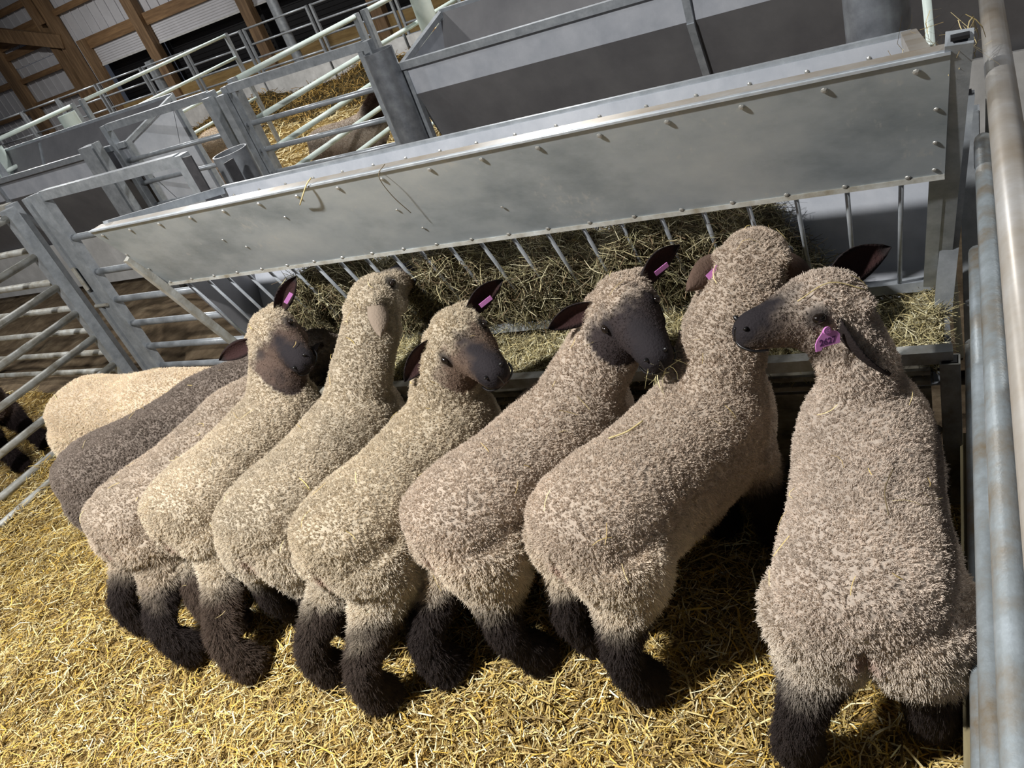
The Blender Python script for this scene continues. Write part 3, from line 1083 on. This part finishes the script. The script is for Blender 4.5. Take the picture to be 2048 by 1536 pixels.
def make_sheep(label, hips, ang, poll, mdir, mup, wool, haunch, face, nose_c, feet=None, front=None, scale=1.0, length=.52, zback=.585,
               width=1.0, neck_r=.098, seed=1, ears=None, tagside=None, density=1.0, leg_c=(54, 47, 45), neck_mid=None, bend=0.0, head=1.0, ear_tags=(), group='row of sheep at the feeder', face_t=(.25, .62), name='sheep', ear_out=None, ear_t=.03, ear_s=1.0, neck_dark_low_shade=None, ear_at=None, leg_z=.28, neck_b=.128):
    a = math.radians(ang)
    f = Vector((math.sin(a), math.cos(a), 0))
    r = Vector((math.cos(a), -math.sin(a), 0))
    up = Vector((0, 0, 1))
    s = scale
    H = Vector((hips[0], hips[1], 0))

    def T(y, x, z):
        return H + f * (y * s) + r * ((x + bend * y * y) * s) + up * (z * s)
    root = thing(name, label, 'sheep', (hips[0], hips[1], 0), group)
    mb = MB()
    zb = zback
    k = length / .52
    # torso sections: y, centre z, half width, half height
    sec = [(-.135, .455, .045, .05), (-.117, .455, .100, .090), (-.08, .455, .140, .112), (-.01, zb - .142, .160, .138), (.08, zb - .155, .160, .152), (.18, zb - .172, .148, .160), (.28, zb - .176, .148, .164),
           (.38, zb - .172, .150, .166), (.46, zb - .166, .142, .162), (.53, zb - .165, .122, .148), (.58, zb - .165, .092, .12), (.615, zb - .165, .045, .06)]
    C = [T(y * (k if y > 0 else 1), 0, z) for y, z, w, h in sec]
    loft(mb, C, [r] * len(C), [up] * len(C), [w * s * width for _, _, w, _ in sec], [h * s for _, _, _, h in sec])
    L = .52 * k
    # neck
    poll = Vector(poll)
    d = Vector(mdir).normalized()
    hu = Vector(mup)
    hu = (hu - d * hu.dot(d)).normalized()
    hs = d.cross(hu)
    hl = .245 * s * head
    nb = T(L - .07, 0, zb - .10)
    skull = poll + d * (.03 * s) - hu * (.035 * s)
    mid = Vector(neck_mid) if neck_mid else nb.lerp(skull, .55) + f * (.02 * s)
    pts = catmull([T(L - .16, 0, zb - .15), nb, mid, skull], 5)
    n = len(pts)
    rad = [lerp(neck_b, neck_r, min(1, (i / (n - 1)) * 1.35)) * s for i in range(n)]
    rad[-1] *= .75
    mb.tube(pts, rad, 16)
    # head
    hsec = [(-.16, -.02, .035, .04), (-.1, -.018, .062, .066), (0, -.014, .074, .078), (.15, -.008, .078, .082), (.3, -.008, .074, .080), (.45, -.012, .064, .072), (.6, -.016, .054, .060), (.75, -.018, .047, .052),
            (.88, -.018, .043, .045), (.97, -.02, .036, .037), (1.03, -.021, .022, .024)]
    HC = [poll + d * (t * hl) + hu * (o * s * head) for t, o, w, h in hsec]
    loft(mb, HC, [hs] * len(HC), [hu] * len(HC), [w * s * head for _, _, w, _ in hsec], [h * s * head for _, _, _, h in hsec], 16, 2.1)
    # brow and jaw
    for sd in (-1, 1):
        mb.ellipsoid(poll + d * (.36 * hl) + hs * (sd * .056 * s * head) + hu * (.022 * s * head), (d * .026 * s, hs * .016 * s, hu * .018 * s), 10, 6)
        mb.ellipsoid(poll + d * (.30 * hl) + hs * (sd * .042 * s * head) - hu * (.058 * s * head), (d * .058 * s, hs * .03 * s, hu * .034 * s), 10, 6)
        mb.ellipsoid(poll - d * (.02 * hl) + hs * (sd * .062 * s * head) + hu * (.016 * s * head), (d * .026 * s, hs * .026 * s, hu * .024 * s), 10, 6)
    # legs
    feet = feet or [T(-.03, -.11, 0)[:2], T(-.03, .11, 0)[:2]]
    for i, sd in enumerate((-1, 1)):
        ft = Vector((feet[i][0], feet[i][1], 0))
        hip = T(-.015, sd * .064, .43)
        stif = T(-.032, sd * .084, .315)
        hock = ft * .72 + Vector(T(-.05, sd * .1, 0)) * .28 - f * (.045 * s)
        hock.z = .185 * s
        low = ft.copy() - f * (.012 * s)
        low.z = .09 * s
        toe = ft + f * (.012 * s)
        toe.z = .018 * s
        mb.tube(catmull([hip, stif, hock, low, toe], 4), [v * s for v in
                [.122, .122, .119, .112, .102, .082, .062, .050, .044, .042, .042, .047, .049, .051, .053, .052, .044]], 14)
    front = front or [T(L - .06, -.085, 0)[:2], T(L - .06, .085, 0)[:2]]
    for i, sd in enumerate((-1, 1)):
        ft = Vector((front[i][0], front[i][1], 0))
        sh = T(L - .07, sd * .075, .34)
        kn = (Vector(T(L - .06, sd * .08, .0)) + ft) / 2
        kn.z = .18 * s
        toe = ft + f * .012
        toe.z = .018
        mid_ = ft.copy()
        mid_.z = .07 * s
        mb.tube(catmull([sh, kn, mid_, toe], 4), [v * s for v in [.085, .078, .066, .056, .046, .044, .043, .044, .045, .046, .047, .045, .038]], 12)
    # dock of the tail
    mb.ellipsoid(T(-.125, 0, .47), (r * .022 * s, up * .035 * s, f * .025 * s), 10, 6)
    tmp = bpy.data.objects.new('tmp', mb.mesh('tmp'))
    COL.objects.link(tmp)
    m1 = tmp.modifiers.new('r', 'REMESH')
    m1.mode = 'VOXEL'
    m1.voxel_size = .0095 * s
    m2 = tmp.modifiers.new('s', 'SMOOTH')
    m2.factor = .5
    m2.iterations = 9
    me = bake(tmp)
    bpy.data.objects.remove(tmp)
    me.name = 'body'
    nv = len(me.vertices)
    P = np.empty(nv * 3, np.float32)
    me.vertices.foreach_get('co', P)
    P = P.reshape(-1, 3).astype(float)
    N = np.empty(nv * 3, np.float32)
    me.vertices.foreach_get('normal', N)
    N = N.reshape(-1, 3).astype(float)
    base = np.array(root.location)
    # colours and zones
    hd = (P - np.array(poll)) @ np.array(d) / hl
    off = P - np.array(poll) - np.outer(hd * hl, np.array(d))
    ru = off @ np.array(hu)
    rs = off @ np.array(hs)
    rdist = np.linalg.norm(off, axis=1)
    inhead = (hd > -.15) & (hd < 1.15) & (rdist < .125 * s * head)
    mott = .10 * vnoise(P, 34, seed) + .09 * vnoise(P, 83, seed + 2)
    facew = np.where(inhead, sstep(face_t[0], face_t[1], hd + mott - .18 * np.clip(ru / .07, -1, 1)), 0)
    nosew = np.where(inhead, sstep(.60, .92, hd + .7 * mott + .30 * np.clip(ru / .05, -1, 1) * (1 - .6 * np.clip(np.abs(rs) / .05, 0, 1))), 0)
    eyew = np.zeros(nv)
    for sd in (-1, 1):
        ec = np.array(poll + d * (.39 * hl) + hs * (sd * .066 * s * head) + hu * (.016 * s * head))
        eyew = np.maximum(eyew, 1 - sstep(.016 * s, .036 * s, np.linalg.norm(P - ec, axis=1)))
    legw = 1 - sstep((leg_z - .03) * s, (leg_z + .035) * s, P[:, 2] + .025 * vnoise(P, 18, seed))
    yl = (P - np.array(H)) @ np.array(f)
    hz = (1 - sstep(.36 * s, .50 * s, P[:, 2])) * (1 - sstep(.05, .3, np.abs(yl)))
    cw, ch, cf, cn, cl = [np.array(lin(c)[:3]) for c in (wool, haunch, face, nose_c, leg_c)]

    dock = np.array(T(-.135, 0, .40))

    def colour(hz, facew, nosew, eyew, legw, Pp):
        nse = 1 + .10 * vnoise(Pp, 9, seed) + .06 * vnoise(Pp, 31, seed + 3)
        c = cw * (1 - hz[:, None]) + ch * hz[:, None]
        c = c * nse[:, None]
        c = c * (1 - legw[:, None]) + cl * legw[:, None]
        c = c * (1 - facew[:, None]) + cf * facew[:, None]
        c = c * (1 - .85 * eyew[:, None]) + cn * .85 * eyew[:, None]
        c = c * (1 - nosew[:, None]) + cn * nosew[:, None]
        pk = (np.exp(-(((Pp - dock) ** 2).sum(1)) / (.024 * s) ** 2) * .75)[:, None]
        c = c * (1 - pk) + np.array(lin((150, 98, 88))[:3]) * pk
        return c
    if neck_dark_low_shade:
        legw = np.maximum(legw, sstep(.40 * s, .52 * s, yl) * sstep(.40 * s, .52 * s, P[:, 2]))
        legw = np.maximum(legw, (1 - sstep(.24 * s, .40 * s, P[:, 2] + .02 * vnoise(P, 14, seed))) * .7)  # shadow on the lower body, painted in with the leg colour
    ctmp = colour(hz, facew, nosew, eyew, legw, P)
    set_col(me, ctmp * .7)
    # shallow tufted relief of the fleece
    woolw = (1 - facew) * (1 - nosew)
    P2 = P + N * ((.0022 * vnoise(P, 130, seed) + .0026 * vnoise(P, 60, seed + 1)) * woolw * s)[:, None]
    # wrinkle between the buttocks
    xr = (P - np.array(H)) @ np.array(r)
    gro = np.exp(-(xr / (.010 * s)) ** 2) * (yl < -.05 * s) * sstep(.25 * s, .33 * s, P[:, 2]) * (1 - sstep(.44 * s, .50 * s, P[:, 2]))
    P2 -= N * (gro * .018 * s)[:, None]
    me.vertices.foreach_set('co', (P2 - base).astype(np.float32).ravel())
    me.polygons.foreach_set('use_smooth', [True] * len(me.polygons))
    me.update()
    me.materials.append(M['skin'])
    body = bpy.data.objects.new('body', me)
    COL.objects.link(body)
    body.parent = root
    up_ = N[:, 2] > .45
    SURF.append((P2[up_], N[up_]))
    # ---- fleece
    me.calc_loop_triangles()
    nt = len(me.loop_triangles)
    tri = np.empty(nt * 3, np.int32)
    me.loop_triangles.foreach_get('vertices', tri)
    tri = tri.reshape(-1, 3)
    A_, B_, C_ = P2[tri[:, 0]], P2[tri[:, 1]], P2[tri[:, 2]]
    area = np.linalg.norm(np.cross(B_ - A_, C_ - A_), axis=1) / 2
    wgt = area.copy()
    # fewer locks under the belly and on the flanks turned to the far side
    away = (N[tri[:, 0]] @ np.array([.46, -.62, .63])) < -.15
    wgt *= np.where(away, .22, 1.0)
    nt_ = int(wgt.sum() * 44000 * density / (s ** 1.4))
    ti = rng.choice(nt, nt_, p=wgt / wgt.sum())
    u1, u2 = np.sqrt(rng.uniform(0, 1, nt_)), rng.uniform(0, 1, nt_)
    wa, wb, wc = 1 - u1, u1 * (1 - u2), u1 * u2
    va, vb, vc = tri[ti, 0], tri[ti, 1], tri[ti, 2]

    def ip(X):
        if X.ndim == 1:
            return wa * X[va] + wb * X[vb] + wc * X[vc]
        return wa[:, None] * X[va] + wb[:, None] * X[vb] + wc[:, None] * X[vc]
    tp, tn = ip(P2), ip(N)
    tn /= np.linalg.norm(tn, axis=1)[:, None]
    tf, tno, te, tl, thz = ip(facew), ip(nosew), ip(eyew), ip(legw), ip(hz)
    tcol = colour(thz, tf, tno, te, tl, tp)
    K = 5
    short = np.maximum(np.maximum(tf, tno), te)
    inh = ip(inhead.astype(float))
    ln = (.0060 * (1 - short) + .0045 * short + .013 * tl * (1 - short) + .0085 * thz * (1 - tl)) * s
    ln = np.where(inh > .5, np.minimum(ln, .0085 * s * (1 - short) + .0028), ln)
    ln *= rng.uniform(.75, 1.25, nt_)
    ln = np.where((tno > .7) | (te > .6), .0012 * s, ln)
    # comb direction: backwards and down, more on haunches and legs; along the face on the head
    comb = -np.array(f)[None] * .35 + np.array([0, 0, -1.0])[None] * (.35 + .8 * thz + .9 * tl)[:, None]
    comb = np.where((inh > .5)[:, None], np.array(d)[None] * .9, comb)
    comb -= (comb * tn).sum(1)[:, None] * tn
    swirl = np.stack([vnoise(tp, 45, seed + 5), vnoise(tp, 45, seed + 6), vnoise(tp, 45, seed + 7)], 1) * 1.0
    swirl -= (swirl * tn).sum(1)[:, None] * tn
    tdir = tn * (1.05 - .55 * tl - .3 * short - .25 * thz)[:, None] + comb * (.12 + .35 * tl + .35 * thz + .6 * short)[:, None] + swirl * .28 + rng.normal(0, .17, (nt_, 3))
    tdir /= np.linalg.norm(tdir, axis=1)[:, None]
    t1 = np.cross(tn, rng.normal(0, 1, (nt_, 3)))
    t1 /= np.linalg.norm(t1, axis=1)[:, None] + 1e-9
    t2 = np.cross(tn, t1)
    NP = 4
    pts = np.empty((nt_, K, NP, 3))
    ca = rng.uniform(0, 2 * np.pi, (nt_, K))
    cr = .0028 * s * np.sqrt(rng.uniform(0, 1, (nt_, K)))
    ro = t1[:, None] * (np.cos(ca) * cr)[..., None] + t2[:, None] * (np.sin(ca) * cr)[..., None]
    fan = rng.normal(0, .24, (nt_, K, 3))
    for j in range(NP):
        q = j / (NP - 1)
        pull = 1 - .45 * q ** 1.3
        curl = np.sin(q * 4.2 + ca)[..., None] * t1[:, None] * (.0011 * s)
        pts[:, :, j] = tp[:, None] + ro * pull + (tdir[:, None] + fan) * (ln[:, None] * q)[..., None] + curl * q - tn[:, None] * .0012
    hc = bpy.data.hair_curves.new('fleece')
    nh = nt_ * K
    hc.add_curves([NP] * nh)
    hc.attributes['position'].data.foreach_set('vector', (pts.reshape(-1, 3) - base).astype(np.float32).ravel())
    ra = hc.attributes.new('radius', 'FLOAT', 'POINT')
    rr = np.tile(np.array([.00056, .0005, .0004, .00024]), nh) * s * np.repeat(1 - .35 * np.repeat(np.minimum(1, short + tl * .6), K), NP)
    ra.data.foreach_set('value', rr.astype(np.float32))
    ch_ = hc.attributes.new('Col', 'FLOAT_COLOR', 'CURVE')
    cc = np.ones((nh, 4), np.float32)
    cc[:, :3] = np.clip(np.repeat(tcol, K, axis=0) * (1 + rng.normal(0, .13, (nh, 1))) * np.repeat(1 + rng.normal(0, .08, (nt_, 1)), K, axis=0), .002, 1)
    ch_.data.foreach_set('color', cc.ravel())
    hc.materials.append(M['wool'])
    ho = bpy.data.objects.new('fleece', hc)
    COL.objects.link(ho)
    ho.parent = root
    kind(ho, 'stuff')
    # ---- eyes, nostrils, mouth
    for sd in (-1, 1):
        ec = poll + d * (.39 * hl) + hs * (sd * .068 * s * head) + hu * (.016 * s * head)
        obj('eye', MB().ellipsoid(ec, (d * .0145 * s, hu * .0115 * s, hs * .011 * s), 14, 8), M['eye'], root, smooth=True)
        nc = poll + d * (.966 * hl) + hs * (sd * .021 * s * head) + hu * (.006 * s * head)
        a1 = (d * .45 + hs * sd * .35 + hu * .6).normalized()
        a2 = a1.cross(hs).normalized()
        obj('nostril', MB().ellipsoid(nc, ((a1 * .9 + hs * sd * .3).normalized() * .0105 * s, a2 * .006 * s, hs * .0055 * s), 10, 6), M['nose'], root, smooth=True)
    mt = [poll + d * (t * hl) + hs * (x * s * head) + hu * (z * s * head) for t, x, z in ((.80, -.045, -.048), (.92, -.038, -.046), (1.0, -.018, -.041), (1.015, 0, -.036), (1.0, .018, -.041), (.92, .038, -.046), (.80, .045, -.048))]
    obj('mouth', MB().tube(catmull(mt, 4), .0032 * s, 8), M['nose'], root, smooth=True)
    obj('nose_cleft', MB().tube(catmull([poll + d * (1.022 * hl) + hu * (z * s * head) for z in (.0, -.018, -.034)], 3), .0028 * s, 6), M['nose'], root, smooth=True)
    # ---- ears
    ears = ears or {}
    for sd, nm in ((-1, 'L'), (1, 'R')):
        e_out, e_up = ears.get(nm, (None, None))
        if e_out is None:
            e_out = hs * sd * .95 - d * .25 + hu * .05
        else:
            e_out = Vector(e_out)
        e_up = Vector(e_up) if e_up else (d * .8 - hu * .35 + hs * sd * .2)
        eb = Vector(ear_at[nm]) if ear_at and nm in ear_at else poll + d * (ear_t * hl) + hs * (sd * .066 * s * head) + hu * (.016 * s * head)
        em, kk = ear_mesh(eb, e_out, e_up, .135 * s * ear_s, .07 * s * ear_s, .022 * s * ear_s)
        eo = obj('ear', em, M['skin'], root, smooth=True)
        cc = np.zeros((len(em.v), 3))
        inner = np.array(lin((58, 40, 39))[:3])
        outer = np.array(lin(ear_out or (42, 36, 36))[:3])
        cc[:] = outer
        vid = np.arange(len(em.v))
        col_j = (vid % 7)
        row_i = (vid % kk) // 7
        mask = (vid < kk) & (col_j > 0) & (col_j < 6) & (row_i < 9)
        cc[mask] = inner
        set_col(eo.data, cc)
        if nm in ear_tags:
            o_ = Vector(e_out).normalized()
            u_ = (Vector(e_up) - o_ * Vector(e_up).dot(o_)).normalized()
            s_ = o_.cross(u_)
            for lay, off_ in ((1, .012), (-1, -.026)):
                cpt = eb + o_ * (.055 * s) + u_ * (off_ * s)
                tm = MB().box((0, 0, 0), (.042 * s, .014 * s, .002 * s), Matrix((o_, s_, u_)).transposed())
                tm.v = [Vector(p) + cpt + s_ * .01 * s for p in tm.v]
                tg = obj('ear_tag', tm, M['tag'], eo, label='pink plastic ear tag')
    return root, dict(poll=poll, d=d, hu=hu, hs=hs, hl=hl, T=T, f=f, r=r)


CREAM = (211, 197, 175)
HCREAM = (222, 210, 190)
GREY = (203, 187, 170)
HGREY = (226, 212, 190)
BRF = (122, 102, 90)
DKF = (66, 58, 58)
NOS = (50, 46, 49)

make_sheep('cream sheep standing crosswise farthest left in the row, head hidden behind the others', (-3.36, 1.53), 86, (-2.42, 1.66, .50), (.5, .5, -.6), (.3, .3, .8),
           (234, 216, 190), (240, 224, 200), DKF, NOS, seed=1, length=.58, zback=.60, density=.8)
make_sheep('dark grey sheep, second from the left in the row', (-2.80, 1.16), 35, (-2.16, 1.80, .55), (.4, .6, -.6), (.3, .5, .7),
           (140, 128, 118), (130, 118, 108), DKF, NOS, seed=2, zback=.59)
make_sheep('narrow brownish grey sheep squeezed between the dark grey one and a cream one', (-2.36, .99), 8, (-2.22, 1.72, .50), (.2, .7, -.6), (0, .6, .7),
           (192, 177, 160), (206, 191, 170), DKF, NOS, seed=3, density=.8, feet=((-2.51, .86), (-2.22, .80)))
make_sheep('cream sheep with a dark muzzle facing right, pink tag in its raised ear', (-2.13, 1.05), 2, (-2.15, 1.675, .725), (.83, -.475, -.29), (-.01, -.52, .85),
           CREAM, HCREAM, (112, 94, 84), NOS, seed=4, leg_c=(88, 75, 66), face_t=(.08, .42), feet=((-2.12, .92), (-1.94, .80)), ear_tags=('L',), head=1.1, neck_mid=(-2.11, 1.58, .58),
           ears={'R': ((-.69, -.71, -.07), (.62, -.72, .16)), 'L': ((.45, .71, .51), (.83, -.48, .09))})
make_sheep('cream sheep stretching its neck up towards the hay rack, seen from behind', (-1.76, 1.03), 3, (-1.66, 1.665, .77), (.08, .96, .05), (-.17, .04, .97),
           (203, 190, 169), HCREAM, (150, 132, 114), NOS, seed=5, neck_r=.094, face_t=(.5, .95), neck_mid=(-1.69, 1.58, .62), ear_out=(138, 124, 110),
           ears={'R': ((.24, -.74, -.64), (-.71, .56, -.29)), 'L': ((-.3, .75, -.4), (-.51, .3, -.72))})
make_sheep('cream sheep with a yellowish forehead and brown cheeks, left ear hanging down', (-1.44, 1.01), 11, (-1.295, 1.575, .725), (.777, -.59, -.197), (-.02, -.34, .94),
           (206, 192, 169), HCREAM, (124, 104, 90), NOS, seed=6, leg_c=(72, 62, 56), face_t=(.15, .5), feet=((-1.62, .84), (-1.40, .80)), ear_tags=('L',), head=1.1, neck_mid=(-1.34, 1.50, .58),
           ears={'R': ((-.34, -.82, -.37), (.8, -.52, .26)), 'L': ((.66, .66, .23), (.83, -.54, .01))})
make_sheep('grey-brown sheep facing the camera with hay stems in its dark mouth', (-1.12, 1.10), 22, (-.79, 1.655, .745), (.567, -.782, -.246), (-.03, -.32, .94),
           GREY, HGREY, DKF, NOS, seed=7, feet=((-1.25, .92), (-1.00, 1.0)), face_t=(.05, .35), ear_tags=('L',), head=1.08, neck_mid=(-.86, 1.60, .60),
           ears={'R': ((-.69, -.68, -.03), (.62, -.78, .08)), 'L': ((.66, .66, .23), (.74, -.64, -.03))})
make_sheep('grey-brown sheep with its head raised into the hay rack, woolly nape showing', (-.76, 1.12), 25, (-.455, 1.71, .765), (-.05, .9, -.32), (.1, .35, .9),
           GREY, HGREY, BRF, NOS, seed=8, feet=((-.86, 1.08), (-.69, .98)), neck_r=.105, neck_mid=(-.52, 1.62, .63), head=1.12, ear_tags=('L',), front=((-.62, 1.53), (-.46, 1.5)),
           ears={'R': ((.34, .31, -.88), (-.51, .69, -.52)), 'L': ((-.51, -.81, -.18), (-.4, .83, -.37))}, ear_out=(96, 78, 68))
R9, I9 = make_sheep('pinkish grey sheep at the right end of the row, numbered pink ear tag', (-.175, 1.01), -4, (-.2240, 1.524, .765), (-.80, -.565, .13), (.17, .02, .97),
                    (210, 195, 180), (222, 210, 193), (120, 105, 94), NOS, seed=9, feet=((-.325, .90), (-.08, 1.02)), face_t=(.25, .75), neck_mid=(-.212, 1.485, .62), neck_r=.08, neck_b=.108, head=.98,
                    ears={'R': ((.783, .621, .05), (.284, -.924, .256)), 'L': ((.695, -.094, -.713), (.658, .384, .648))}, ear_at={'L': (-.245, 1.445, .752)}, width=1.0, leg_z=.30, ear_s=1.2, ear_t=.02)

# the numbered tag hanging in the near ear of the right-hand sheep
tu, tv = Vector((.777, .612, -.147)).normalized(), Vector((-.062, .179, .982))
tv = (tv - tu * tv.dot(tu)).normalized()
tn_ = tu.cross(tv)
tc = Vector((-.246, 1.392, .752))
out = [(-.027, -.021), (-.015, -.021), (-.012, -.015), (.027, -.015), (.028, .004), (.022, .012), (.010, .016), (.006, .024), (-.006, .024), (-.010, .016), (-.022, .004), (-.027, -.006)]
tm = MB()
tm.add([tc + tu * x + tv * y + tn_ * .0012 for x, y in out] + [tc + tu * x + tv * y - tn_ * .0012 for x, y in out],
       [tuple(range(12)), tuple(range(23, 11, -1))] + [(i, (i + 1) % 12, 12 + (i + 1) % 12, 12 + i) for i in range(12)])
tg = obj('ear_tag', tm, M['tag'], R9, label='pink plastic ear tag printed with 2627')
bt = MB().tube([tc + tv * .019 + tn_ * .001, tc + tv * .019 + tn_ * .004], [.0085, .008], 16)
obj('button', bt, M['tag'], tg)
rg = MB()
for k in range(16):
    a0, a1 = 2 * math.pi * k / 16, 2 * math.pi * (k + 1) / 16
    q = lambda a, r_: tc + tv * (.019 + r_ * math.sin(a)) + tu * (r_ * math.cos(a)) + tn_ * .0043
    rg.add([q(a0, .0058), q(a1, .0058), q(a1, .0068), q(a0, .0068)], [(0, 1, 2, 3)])
for yy in (-.002, .002):
    rg.add([tc + tv * (.019 + yy - .0005) + tu * x + tn_ * .0043 for x in (-.003, .003)] + [tc + tv * (.019 + yy + .0005) + tu * x + tn_ * .0043 for x in (.003, -.003)], [(0, 1, 2, 3)])
obj('emblem', rg, M['ink'], tg)
tx = bpy.data.curves.new('number', 'FONT')
tx.body = '2627'
tx.size = .0185
tx.align_x = 'CENTER'
tx.align_y = 'CENTER'
tx.extrude = .0003
tx.offset = .0004
tmp = bpy.data.objects.new('tmp_text', tx)
COL.objects.link(tmp)
nme = bake(tmp)
bpy.data.objects.remove(tmp)
nme.transform(Matrix((tu, tv, tn_)).transposed().to_4x4())
nme.transform(Matrix.Translation(tc + tn_ * .0014 - tv * .005 - wloc(tg)))
nme.materials.clear()
nme.materials.append(M['ink'])
to = bpy.data.objects.new('number', nme)
COL.objects.link(to)
to.parent = tg

# sheep of the other pens
make_sheep('young sheep with dark brown neck and head standing in the far straw pen', (-4.80, 5.27), 64, (-4.24, 5.62, .70), (.55, .2, -.45), (.2, .1, .9),
           (206, 192, 178), (176, 156, 138), (66, 52, 46), NOS, seed=11, scale=.95, density=.5, leg_c=(74, 56, 46), neck_dark_low_shade=True, face_t=(-.2, .1), group='sheep in other pens')
make_sheep('pale woolly sheep seen through the gate beside the end plate of the left feeder', (-7.05, 6.15), 100, (-6.4, 6.0, .5), (.4, -.4, -.8), (.3, -.1, .9),
           (206, 188, 166), (196, 178, 156), DKF, NOS, seed=12, density=.25, group='sheep in other pens', scale=1.1)
make_sheep('sheep feeding low behind the left feeder, only its flank showing between gate bars', (-5.95, 5.35), 176, (-5.9, 4.65, .55), (0, -.8, -.5), (0, -.5, .8),
           (186, 166, 146), (176, 154, 132), DKF, NOS, seed=13, density=.25, group='sheep in other pens')
make_sheep('dark-legged sheep beyond the dividing gate at the left edge of the picture', (-5.08, 1.68), 92, (-4.62, 1.55, .80), (.1, -.8, -.2), (0, 0, 1),
           (96, 82, 76), (70, 58, 54), DKF, NOS, seed=14, density=.4, leg_c=(36, 28, 28), front=((-4.50, 1.76), (-4.48, 1.58)), group='sheep in other pens')

# ------------------------------------------------------------------ small loose things
# bits of straw lying in the fleeces
pp, dd, ll, ww = [], [], [], []
for k, (P2, N2) in enumerate(SURF[:9]):
    for _ in range(16):
        q = rng.integers(0, len(P2))
        nn = N2[q]
        v = np.cross(nn, rng.normal(0, 1, 3))
        v /= np.linalg.norm(v)
        pp.append(P2[q] + nn * .0085)
        dd.append(v)
        ll.append(rng.uniform(.015, .06))
        ww.append(rng.uniform(.001, .0022))
ms = strands_mesh('loose_straw', np.array(pp), np.array(dd), np.array(ll), np.array(ww), palette(len(pp), [(226, 206, 150), (206, 182, 112), (180, 156, 100)]), M['straw'], flat=.15, curl=.12, seg=3, droop=0)
o = bpy.data.objects.new('loose_straw', ms)
COL.objects.link(o)
tag(o, 'thin straw bits scattered over the backs of the feeding sheep', 'straw')
kind(o, 'stuff')


def stem(label, pts, r, mat, name='hay_straw'):
    o = obj(name, MB().tube(catmull(pts, 5), r, 6), mat, smooth=True)
    return tag(o, label, 'hay')


M['stem'] = noise_mat('dry_stem', (196, 176, 120), (226, 210, 160), scale=20, rough=.6)
M['stem_dark'] = noise_mat('brown_stem', (96, 84, 60), (130, 114, 84), scale=20, rough=.7)
# straw on two backs


def on_back(k, x, y):
    P2, N2 = SURF[k]
    q = np.argmin((P2[:, 0] - x) ** 2 + (P2[:, 1] - y) ** 2 - .02 * P2[:, 2])
    return Vector(P2[q] + N2[q] * .009)


stem('thick yellow straw lying across the back of the sheep with its head in the rack', [on_back(7, -.735, 1.27), on_back(7, -.70, 1.30), on_back(7, -.665, 1.33)], .0022, M['stem'], 'straw_stalk')
stem('curved brown stem lying on the back of the sheep at the right end', [on_back(8, -.13, 1.20), on_back(8, -.14, 1.14), on_back(8, -.125, 1.07)], .0012, M['stem_dark'])
stem('long pale stem lying over the neck of the sheep at the right end', [on_back(8, -.30, 1.42), on_back(8, -.24, 1.46), on_back(8, -.17, 1.49)], .0012, M['stem'])
# stems hung over the top edge of the front panel
stem('split pale stem hooked over the top edge of the riveted panel, left of the other', [(-1.701, 1.655, 1.144), (-1.655, 1.632, 1.172), (-1.612, 1.628, 1.207), (-1.606, 1.65, 1.216)], .002, M['stem'])
stem('thin brown stem dangling down the riveted panel, right of the split one', [(-1.345, 1.66, 1.208), (-1.352, 1.624, 1.19), (-1.362, 1.655, 1.12), (-1.361, 1.70, 1.045)], .0011, M['stem_dark'])
# wisps caught at the right rear corner
n = 46
c0 = np.array([[-.07, 2.10, 1.085]]) + rng.normal(0, 1, (n, 3)) * np.array([[.03, .07, .012]])
c0[:16] = np.array([[.016, 1.70, 1.20]]) + rng.normal(0, 1, (16, 3)) * np.array([[.008, .02, .03]])
Dv = rng.normal(0, 1, (n, 3)) * np.array([[.5, 1, .7]])
Dv /= np.linalg.norm(Dv, axis=1)[:, None]
ms = strands_mesh('hay_wisps', c0, Dv, rng.uniform(.05, .14, n), rng.uniform(.001, .002, n), palette(n, [(196, 176, 120), (150, 130, 88), (214, 196, 146)]), M['hay'], seg=3, curl=.2)
o = bpy.data.objects.new('hay_wisps', ms)
COL.objects.link(o)
tag(o, 'hay wisps caught on the right rear corner of the riveted feeder', 'hay')
kind(o, 'stuff')
# hay in the mouth of the sheep that faces the camera
mq = Vector((-.79, 1.655, .745)) + Vector((.567, -.782, -.246)).normalized() * .25
pts = []
n = 26
c0 = np.array([mq + Vector((0, 0, -.035))]) + rng.normal(0, .014, (n, 3))
Dv = rng.normal(0, 1, (n, 3)) + np.array([[0, -.4, -1.2]])
Dv /= np.linalg.norm(Dv, axis=1)[:, None]
ms = strands_mesh('mouthful_of_hay', c0 + Dv * .02, Dv, rng.uniform(.03, .09, n), rng.uniform(.001, .0022, n), palette(n, [(196, 186, 142), (150, 140, 100), (216, 206, 160)]), M['hay'], seg=3, curl=.2)
o = bpy.data.objects.new('mouthful_of_hay', ms)
COL.objects.link(o)
tag(o, 'tuft of hay hanging from the mouth of the sheep facing the camera', 'hay')
kind(o, 'stuff')
# pipe on the ground by the dividing gate
t = thing('ground_pipe', 'old pipe half buried in straw beside the dividing gate', 'pipe', (-4.13, 1.3, 0))
obj('tube', MB().tube([(-4.12, 1.75, .012), (-4.10, .9, .012)], .017, 10), M['galv_dirty'], t, smooth=True)
